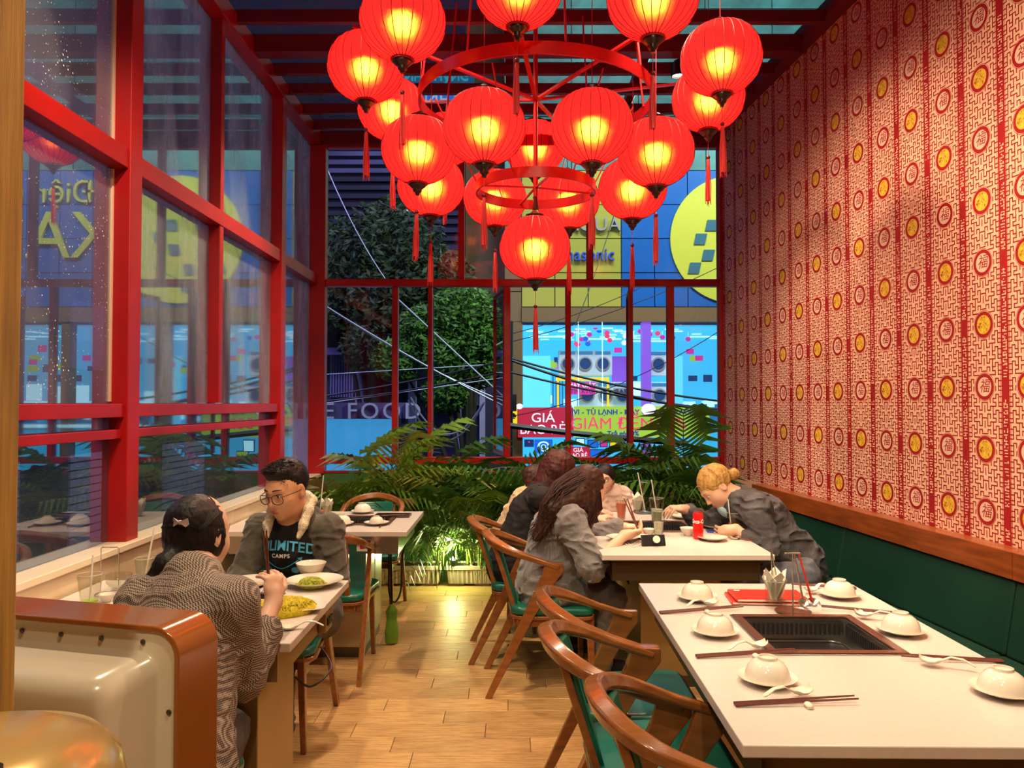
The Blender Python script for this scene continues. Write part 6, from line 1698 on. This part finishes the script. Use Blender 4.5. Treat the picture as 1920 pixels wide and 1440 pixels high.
hair = [els(q(0, -.020, .028), (.079, .094, .086), B, .01), els(q(0, -.050, -.03), (.062, .056, .062), B, .03), els(q(.052, -.005, -.02), (.030, .055, .06), B, .02), els(q(-.052, -.005, -.02), (.030, .055, .06), B, .02),
        els(q(0, .172, -.050), (.085, .10, .115), B, .015, True), els(q(.095, .012, -.02), (.022, .022, .035), B, .006, True), els(q(-.095, .012, -.02), (.022, .022, .035), B, .006, True)]
pt = [q(.010, -.080, -.045), q(.004, -.118, -.088), q(-.014, -.135, -.145), q(-.03, -.140, -.205)]
hair += [cap(pt[0], pt[1], .024, .031, .02), cap(pt[1], pt[2], .031, .024, .02), cap(pt[2], pt[3], .024, .006, .02)]
sdf_mesh('hair', hair, .005, 'hair_black', t, folds(.002, 120, 6))
rr = random.Random(8); cs = []
for _ in range(90):
    a, b2 = rr.uniform(-.02, .02), rr.uniform(-.02, .02); o_ = V3(a, b2, 0); cs.append([pt[0] + o_ * .7, pt[1] + o_ * 1.5, pt[2] + o_ * 1.6, pt[3] + o_ * 1.5 + V3(rr.uniform(-.03, .02), 0, rr.uniform(-.03, .02))])
for _ in range(120):
    a = rr.uniform(-1.3, 1.3); p0 = onsurf(hair[:2], q(.05 * math.sin(a), -.01, .05), B @ V3(math.sin(a), .1, math.cos(a))); p1 = onsurf(hair[:2], q(.04 * math.sin(a), -.04, .0), B @ V3(math.sin(a), -.8, .2))
    cs.append([p0 + (p0 - H) * .01, p0 * .5 + p1 * .5 + ((p0 + p1) * .5 - H) * .16, p1 + (p1 - H) * .02, pt[0]])
strands(t, 'hair_strands', 'hair_black', cs, .0016)
# bow clip
c = onsurf(hair, q(.022, -.05, .022), B @ V3(.22, -1, .15)); oc = c - V3(*t.location)
g = G()
for sx in (-1, 1): g.add([Vector(oc + B @ V3(0, -.004, 0)), Vector(oc + B @ V3(sx * .026, -.010, .013)), Vector(oc + B @ V3(sx * .030, -.006, -.004)), Vector(oc + B @ V3(sx * .022, -.010, -.013)), Vector(oc + B @ V3(0, -.018, 0))], [(0, 1, 2), (0, 2, 3), (4, 2, 1), (4, 3, 2), (0, 4, 1), (0, 3, 4)])
g.ell(Vector(oc + B @ V3(0, -.010, 0)), (.007, .007, .007), 10, 8); g.build('hair_bow', 'hair_bow', t, 50)
bl = torso_cloth(J, .020, cuffs=(.9, .62), b=1.0, extra=.02) + [cap(J['pelvis'] + V3(0, -.02, .02), J['pelvis'] + V3(.03, -.04, -.16), .15, .135, .05), cap(J['pelvis'] + V3(.06, .02, .04), J['pelvis'] + V3(.10, .04, -.36), .11, .075, .05),
      cap(J['neck'] + V3(0, -.02, -.01), J['neck'] + V3(0, -.02, -.03), .078, .085, .03), els(J['neck'] + V3(0, -.030, .015), (.074, .046, .052), None, .03), els(J['neck'] + V3(0, .035, .065), (.047, .058, .055), None, .008, True)]
cf = J['er'] + (J['wr'] - J['er']) * .60; bl += [cap(J['er'] + (J['wr'] - J['er']) * .30, cf, .058, .064, .02), cap(cf, cf + (J['wr'] - J['er']) * .3, .050, .050, .003, True)]
sdf_mesh('blazer', bl, .006, 'houndstooth', t, folds(.0055, 26, 12))
sdf_mesh('trousers', legs_cloth(J), .009, 'trouser_grey', t, folds(.006, 26, 3)); shoes(t, J)
hc = J['wr'] + unit(V3(-.10, .25, .95)) * .085 + V3(-.016, -.002, 0)
chm = G().tube([(0, 0, 0), (1, 0, 0)], [.0052, .0030], 6).mesh('chopstick', 'chopstick_brown')
for k in range(2):
    p0 = Vector(hc + V3(.004 + .004 * k, .006, -.085)); p1 = Vector(hc + V3(-.010 - .009 * k, .012, .135)); d = p1 - p0
    o = link('chopstick', chm if False else G().tube([(0, 0, 0), (1, 0, 0)], [.0048, .0034], 6).mesh('chopstick', 'held_wood')if False else chm); o.location = p0; o.rotation_euler = d.to_track_quat('X', 'Z').to_euler(); o.scale = (d.length, 1, 1)
    tag(o, ('left' if k else 'right') + ' of two reddish chopsticks held upright by the woman in the blazer', 'chopstick', 'chopsticks held by diners')
# ---------------------------------------------------------------- woman in grey hoodie
H = V3(.405, 4.08, 1.035)
Jh = dict(head=H, neck=(.31, 4.09, .935), chest=(.255, 4.10, .80), pelvis=(.20, 4.12, .52), sl=(.30, 4.27, .885), sr=(.30, 3.94, .875),
          el=(.42, 4.33, .72), er=(.40, 3.86, .665), wl=(.60, 4.30, .79), wr=(.585, 4.02, .795), hl=(.22, 4.20, .50), hr=(.22, 4.04, .50),
          kl=(.50, 4.22, .49), kr=(.52, 4.00, .48), al=(.46, 4.22, .09), ar=(.45, 3.98, .09))
t, J, B, q, hp, body = person('woman with long brown hair in a grey hoodie eating at the middle table', Jh, (.86, .34, -.28), (.15, 0, 1), 'skin_light', 1.0, .0045, bulk=1.0,
    hands={'r': ((.90, .25, .12), (0, .5, .85), .75), 'l': ((.95, -.1, .1), (0, 0, -1), .5)})
face_bits(t, q, hp, B)
hair = [els(q(0, -.020, .028), (.086, .102, .094), B, .01), els(q(0, -.06, -.05), (.085, .060, .10), B, .04), els(q(0, .16, -.055), (.062, .10, .12), B, .015, True)]
a0, a1, a2 = q(.03, -.06, -.05), V3(.215, 3.985, .93), V3(.13, 3.96, .80)
hair += [cap(a0, a1, .075, .070, .04), cap(a1, a2, .068, .028, .04), cap(q(.065, .0, -.03), q(.075, .01, -.16), .030, .022, .03), cap(q(.075, .01, -.15), V3(.385, 3.985, .84), .020, .010, .02),
         cap(q(-.05, -.05, -.06), V3(.20, 4.16, .86), .06, .04, .04)]
sdf_mesh('hair', hair, .006, 'hair_brown', t, folds(.004, 70, 9))
rr = random.Random(9); cs = []
for _ in range(260):
    a, b2 = rr.uniform(-.065, .065), rr.uniform(-.05, .05); s0 = onsurf(hair[:1], q(a, -.03, .03), B @ V3(a * 10, -.6, .6)); e = a2 + V3(rr.uniform(-.05, .12), rr.uniform(-.07, .12), rr.uniform(-.03, .05))
    m1 = a1 + V3(rr.uniform(-.06, .05), rr.uniform(-.07, .05), rr.uniform(-.03, .05)); cs.append([s0, (s0 + m1) / 2 + V3(-.035, -.02, .01), m1 + V3(-.012, -.012, 0), (m1 + e) / 2, e])
for _ in range(60):
    s0 = q(.078 + rr.uniform(-.008, .012), rr.uniform(-.02, .03), .0); cs.append([s0, s0 + V3(.01, -.004, -.09), V3(.385 + rr.uniform(-.03, .02), 3.97 + rr.uniform(-.02, .02), .83 + rr.uniform(-.03, .05))])
strands(t, 'hair_strands', 'hair_brown', cs, .0022)
hd = torso_cloth(J, .026, b=1.05, cuffs=(.9, .22), extra=.02) + [cap(J['pelvis'] + V3(-.01, -.07, .0), J['pelvis'] + V3(-.01, .07, .0), .14, .14, .05), els(J['neck'] + V3(-.05, 0, .0), (.085, .11, .055), None, .04), els(J['neck'] + V3(.03, 0, .06), (.055, .06, .07), None, .01, True)]
sdf_mesh('hoodie', hd, .0065, 'hoodie_grey', t, folds(.011, 27, 21))
sdf_mesh('trousers', legs_cloth(J), .009, 'trouser_grey', t, folds(.008, 24, 3)); shoes(t, J)
for k in range(2):
    p0 = Vector(J['wr'] + V3(.075, .03, .03)); p1 = p0 + Vector((-.045 - .018 * k, .06, .15)); d = p1 - p0
    o = link('chopstick', chm); o.location = p0; o.rotation_euler = d.to_track_quat('X', 'Z').to_euler(); o.scale = (d.length, 1, 1)
    tag(o, ('left' if k else 'right') + ' of two chopsticks held by the woman in grey hoodie', 'chopstick', 'chopsticks held by diners')
# ---------------------------------------------------------------- woman in black top
H = V3(.285, 4.66, 1.075)
Jb = dict(head=H, neck=(.195, 4.65, .975), chest=(.13, 4.64, .83), pelvis=(.01, 4.62, .52), sl=(.17, 4.80, .925), sr=(.17, 4.50, .925),
          el=(.28, 4.86, .72), er=(.26, 4.46, .71), wl=(.48, 4.80, .79), wr=(.48, 4.52, .79), hl=(.04, 4.70, .50), hr=(.04, 4.55, .50),
          kl=(.42, 4.72, .49), kr=(.42, 4.55, .49), al=(.38, 4.72, .09), ar=(.38, 4.55, .09))
t, J, B, q, hp, body = person('woman with long dark red hair in a black top bending over the middle table', Jb, (.80, -.10, -.50), (.45, 0, 1), 'skin_light', 1.0, .0065)
face_bits(t, q, hp, B)
hair = [els(q(0, -.020, .030), (.086, .102, .094), B, .01), els(q(0, .16, -.055), (.06, .10, .12), B, .015, True), cap(q(.055, -.02, -.01), q(.060, .01, -.18), .042, .035, .04), cap(q(.06, .01, -.18), V3(.27, 4.50, .84), .034, .016, .03), cap(q(0, -.06, -.03), V3(.16, 4.60, .93), .06, .05, .04)]
sdf_mesh('hair', hair, .0065, 'hair_red', t, folds(.003, 90, 4))
sdf_mesh('top', torso_cloth(J, .018, extra=.02), .007, 'top_black', t, folds(.008, 30, 31)); sdf_mesh('trousers', legs_cloth(J), .010, 'top_black', t); shoes(t, J)
sdf_mesh('sleeve_flower', [els(V3(.262, 4.44, .885), (.014, .008, .014)), els(V3(.265, 4.438, .860), (.010, .006, .010))], .004, 'paper', t)
# ---------------------------------------------------------------- child in cream
H = V3(.16, 5.12, .965)
Jc = dict(head=H, neck=(.12, 5.10, .87), chest=(.10, 5.09, .77), pelvis=(.02, 5.08, .56), sl=(.11, 5.20, .83), sr=(.11, 4.99, .83),
          el=(.20, 5.24, .70), er=(.20, 4.96, .69), wl=(.34, 5.18, .77), wr=(.34, 5.02, .77), hl=(.04, 5.13, .54), hr=(.04, 5.03, .54), kl=(.32, 5.13, .53), kr=(.32, 5.03, .53), al=(.30, 5.13, .22), ar=(.30, 5.03, .22))
t, J, B, q, hp, body = person('child in a cream jacket with brown hair behind the woman in black', Jc, (.8, -.1, -.35), (.3, 0, 1), 'skin_light', .86, .0065, .8, bulk=.85)
face_bits(t, q, hp, B)
sdf_mesh('hair', [els(q(0, -.020, .030), np.array((.086, .100, .092)) * .88, B, .01), els(q(0, .15, -.06), np.array((.07, .10, .12)) * .88, B, .01, True), cap(q(.05, -.03, -.02), q(.05, -.02, -.12), .03, .02, .03)], .006, 'hair_brown', t, folds(.003, 90, 4))
sdf_mesh('jacket', torso_cloth(J, .035, extra=.03, b=.9), .007, 'cloth_cream', t, folds(.010, 34, 15)); sdf_mesh('trousers', legs_cloth(J, .0), .010, 'trouser_grey', t)
cst = tag(None or G().build('x', 'black') if False else thing('stool', 'x', 'stool', (.06, 5.08, 0)), 'small stool under the child in cream jacket', 'stool')
G().cyl((0, 0, .40), (0, 0, .43), .16, n=24).build('seat', 'green_leather', cst, 50, .006)
for k in range(4): a = PI/4 + k * PI/2; G().cyl((.12*math.cos(a), .12*math.sin(a), 0), (.10*math.cos(a), .10*math.sin(a), .40), .014, n=8).build('leg', 'chair_wood', cst, 60)
# ---------------------------------------------------------------- child in pink
H = V3(.655, 5.46, .95)
Jp = dict(head=H, neck=(.68, 5.52, .86), chest=(.68, 5.54, .77), pelvis=(.68, 5.60, .56), sl=(.79, 5.52, .82), sr=(.57, 5.52, .82),
          el=(.82, 5.42, .70), er=(.55, 5.42, .70), wl=(.76, 5.30, .68), wr=(.60, 5.30, .68), hl=(.73, 5.58, .54), hr=(.63, 5.58, .54), kl=(.73, 5.34, .53), kr=(.63, 5.34, .53), al=(.73, 5.36, .22), ar=(.63, 5.36, .22))
t, J, B, q, hp, body = person('child with dark hair in pale pink at the far end of the middle table', Jp, (-.25, -.95, -.15), (0, 0, 1), 'skin_light', .84, .0065, .8, bulk=.85)
face_bits(t, q, hp, B)
sdf_mesh('hair', [els(q(0, -.020, .030), np.array((.086, .100, .092)) * .88, B, .01), els(q(0, .15, -.050), np.array((.08, .10, .095)) * .88, B, .01, True), els(q(0, -.05, -.05), (.065, .04, .08), B, .03)], .006, 'hair_black', t)
sdf_mesh('dress', torso_cloth(J, .025, extra=.03, b=.9) + [cap(J['pelvis'], J['pelvis'] + V3(0, -.05, -.06), .15, .16)], .007, 'cloth_pink', t, folds(.008, 34, 15))
cst2 = copy_tree(cst, None, (.68, 5.60, 0), None, 'small stool under the child in pale pink')
# ---------------------------------------------------------------- blonde woman
H = V3(1.155, 4.36, 1.015)
Jl = dict(head=H, neck=(1.265, 4.36, .945), chest=(1.40, 4.35, .83), pelvis=(1.60, 4.33, .57), sl=(1.33, 4.19, .905), sr=(1.32, 4.53, .905),
          el=(1.36, 4.10, .70), er=(1.18, 4.62, .74), wl=(1.215, 4.19, .80), wr=(1.02, 4.52, .86), hl=(1.58, 4.25, .55), hr=(1.58, 4.42, .55),
          kl=(1.28, 4.20, .50), kr=(1.27, 4.45, .50), al=(1.30, 4.20, .09), ar=(1.29, 4.45, .09))
t, J, B, q, hp, body = person('blonde woman with a bun in a dark denim jacket leaning over her food', Jl, (-.66, -.12, -.75), (-.75, 0, .66), 'skin_light', 1.0, .0055, bulk=1.0,
    hands={'l': ((-.85, .1, -.25), (-.2, .9, 0), .9), 'r': ((-.92, -.2, .15), (.1, .2, -.95), .75)})
face_bits(t, q, hp, B, brow='hair_blonde')
bun = q(-.0, -.118, -.035)
hair = [els(q(0, -.016, .030), (.085, .102, .094), B, .01), els(q(0, .150, -.040), (.088, .10, .105), B, .015, True), els(q(-.090, .006, -.025), (.022, .024, .040), B, .006, True), els(q(.090, .006, -.025), (.022, .024, .040), B, .006, True), els(q(0, -.03, -.085), (.09, .09, .05), B, .02, True), els(bun, (.036, .036, .036), B, .01)]
sdf_mesh('hair', hair, .005, 'hair_blonde', t, folds(.003, 110, 4))
rr = random.Random(5); cs = []
for _ in range(220):
    a = rr.uniform(-1.5, 1.5); p0 = onsurf(hair[:1], q(.05 * math.sin(a), .03, .03), B @ V3(math.sin(a), .7, math.cos(a) * .8)); pm = onsurf(hair[:1], q(.05 * math.sin(a), -.02, .04), B @ V3(math.sin(a), -.2, math.cos(a) * .9 + .1))
    cs.append([p0 + (p0 - H) * .01, pm + (pm - H) * .03, bun + B @ V3(rr.uniform(-.01, .01), .02, rr.uniform(-.01, .01))])
for k in range(30):
    a = k * .7; cs.append([bun + B @ V3(.034 * math.cos(a + j * .5), .012 * math.sin(k), .034 * math.sin(a + j * .5)) for j in range(7)])
strands(t, 'hair_strands', 'hair_blonde', cs, .0020)
dj = torso_cloth(J, .026, cuffs=(.55, .80), extra=.01) + [els(J['neck'] + V3(-.02, 0, .045), (.055, .058, .06), None, .01, True)]
sdf_mesh('denim_jacket', dj, .0065, 'denim_black', t, folds(.011, 28, 44))
sdf_mesh('jeans', legs_cloth(J), .009, 'denim_grey', t, folds(.006, 26, 3)); shoes(t, J)
sdf_mesh('face_mask', [els(q(0, .075, -.125), (.042, .030, .052), B, .01), els(q(0, .055, -.125), (.040, .030, .056), B, .01, True)], .004, 'mask_blue', t)
# dark jacket on the bench
jp_ = [els(V3(1.62, 5.15, .56), (.20, .16, .16), None, .05), els(V3(1.50, 5.30, .66), (.16, .12, .20), None, .05), els(V3(1.70, 5.0, .50), (.14, .14, .10), None, .05)]
o = sdf_mesh('folded_jacket', jp_, .008, 'top_black', None, folds(.016, 24, 7)); tag(o, 'black jacket heaped on the bench beyond the blonde woman', 'jacket')
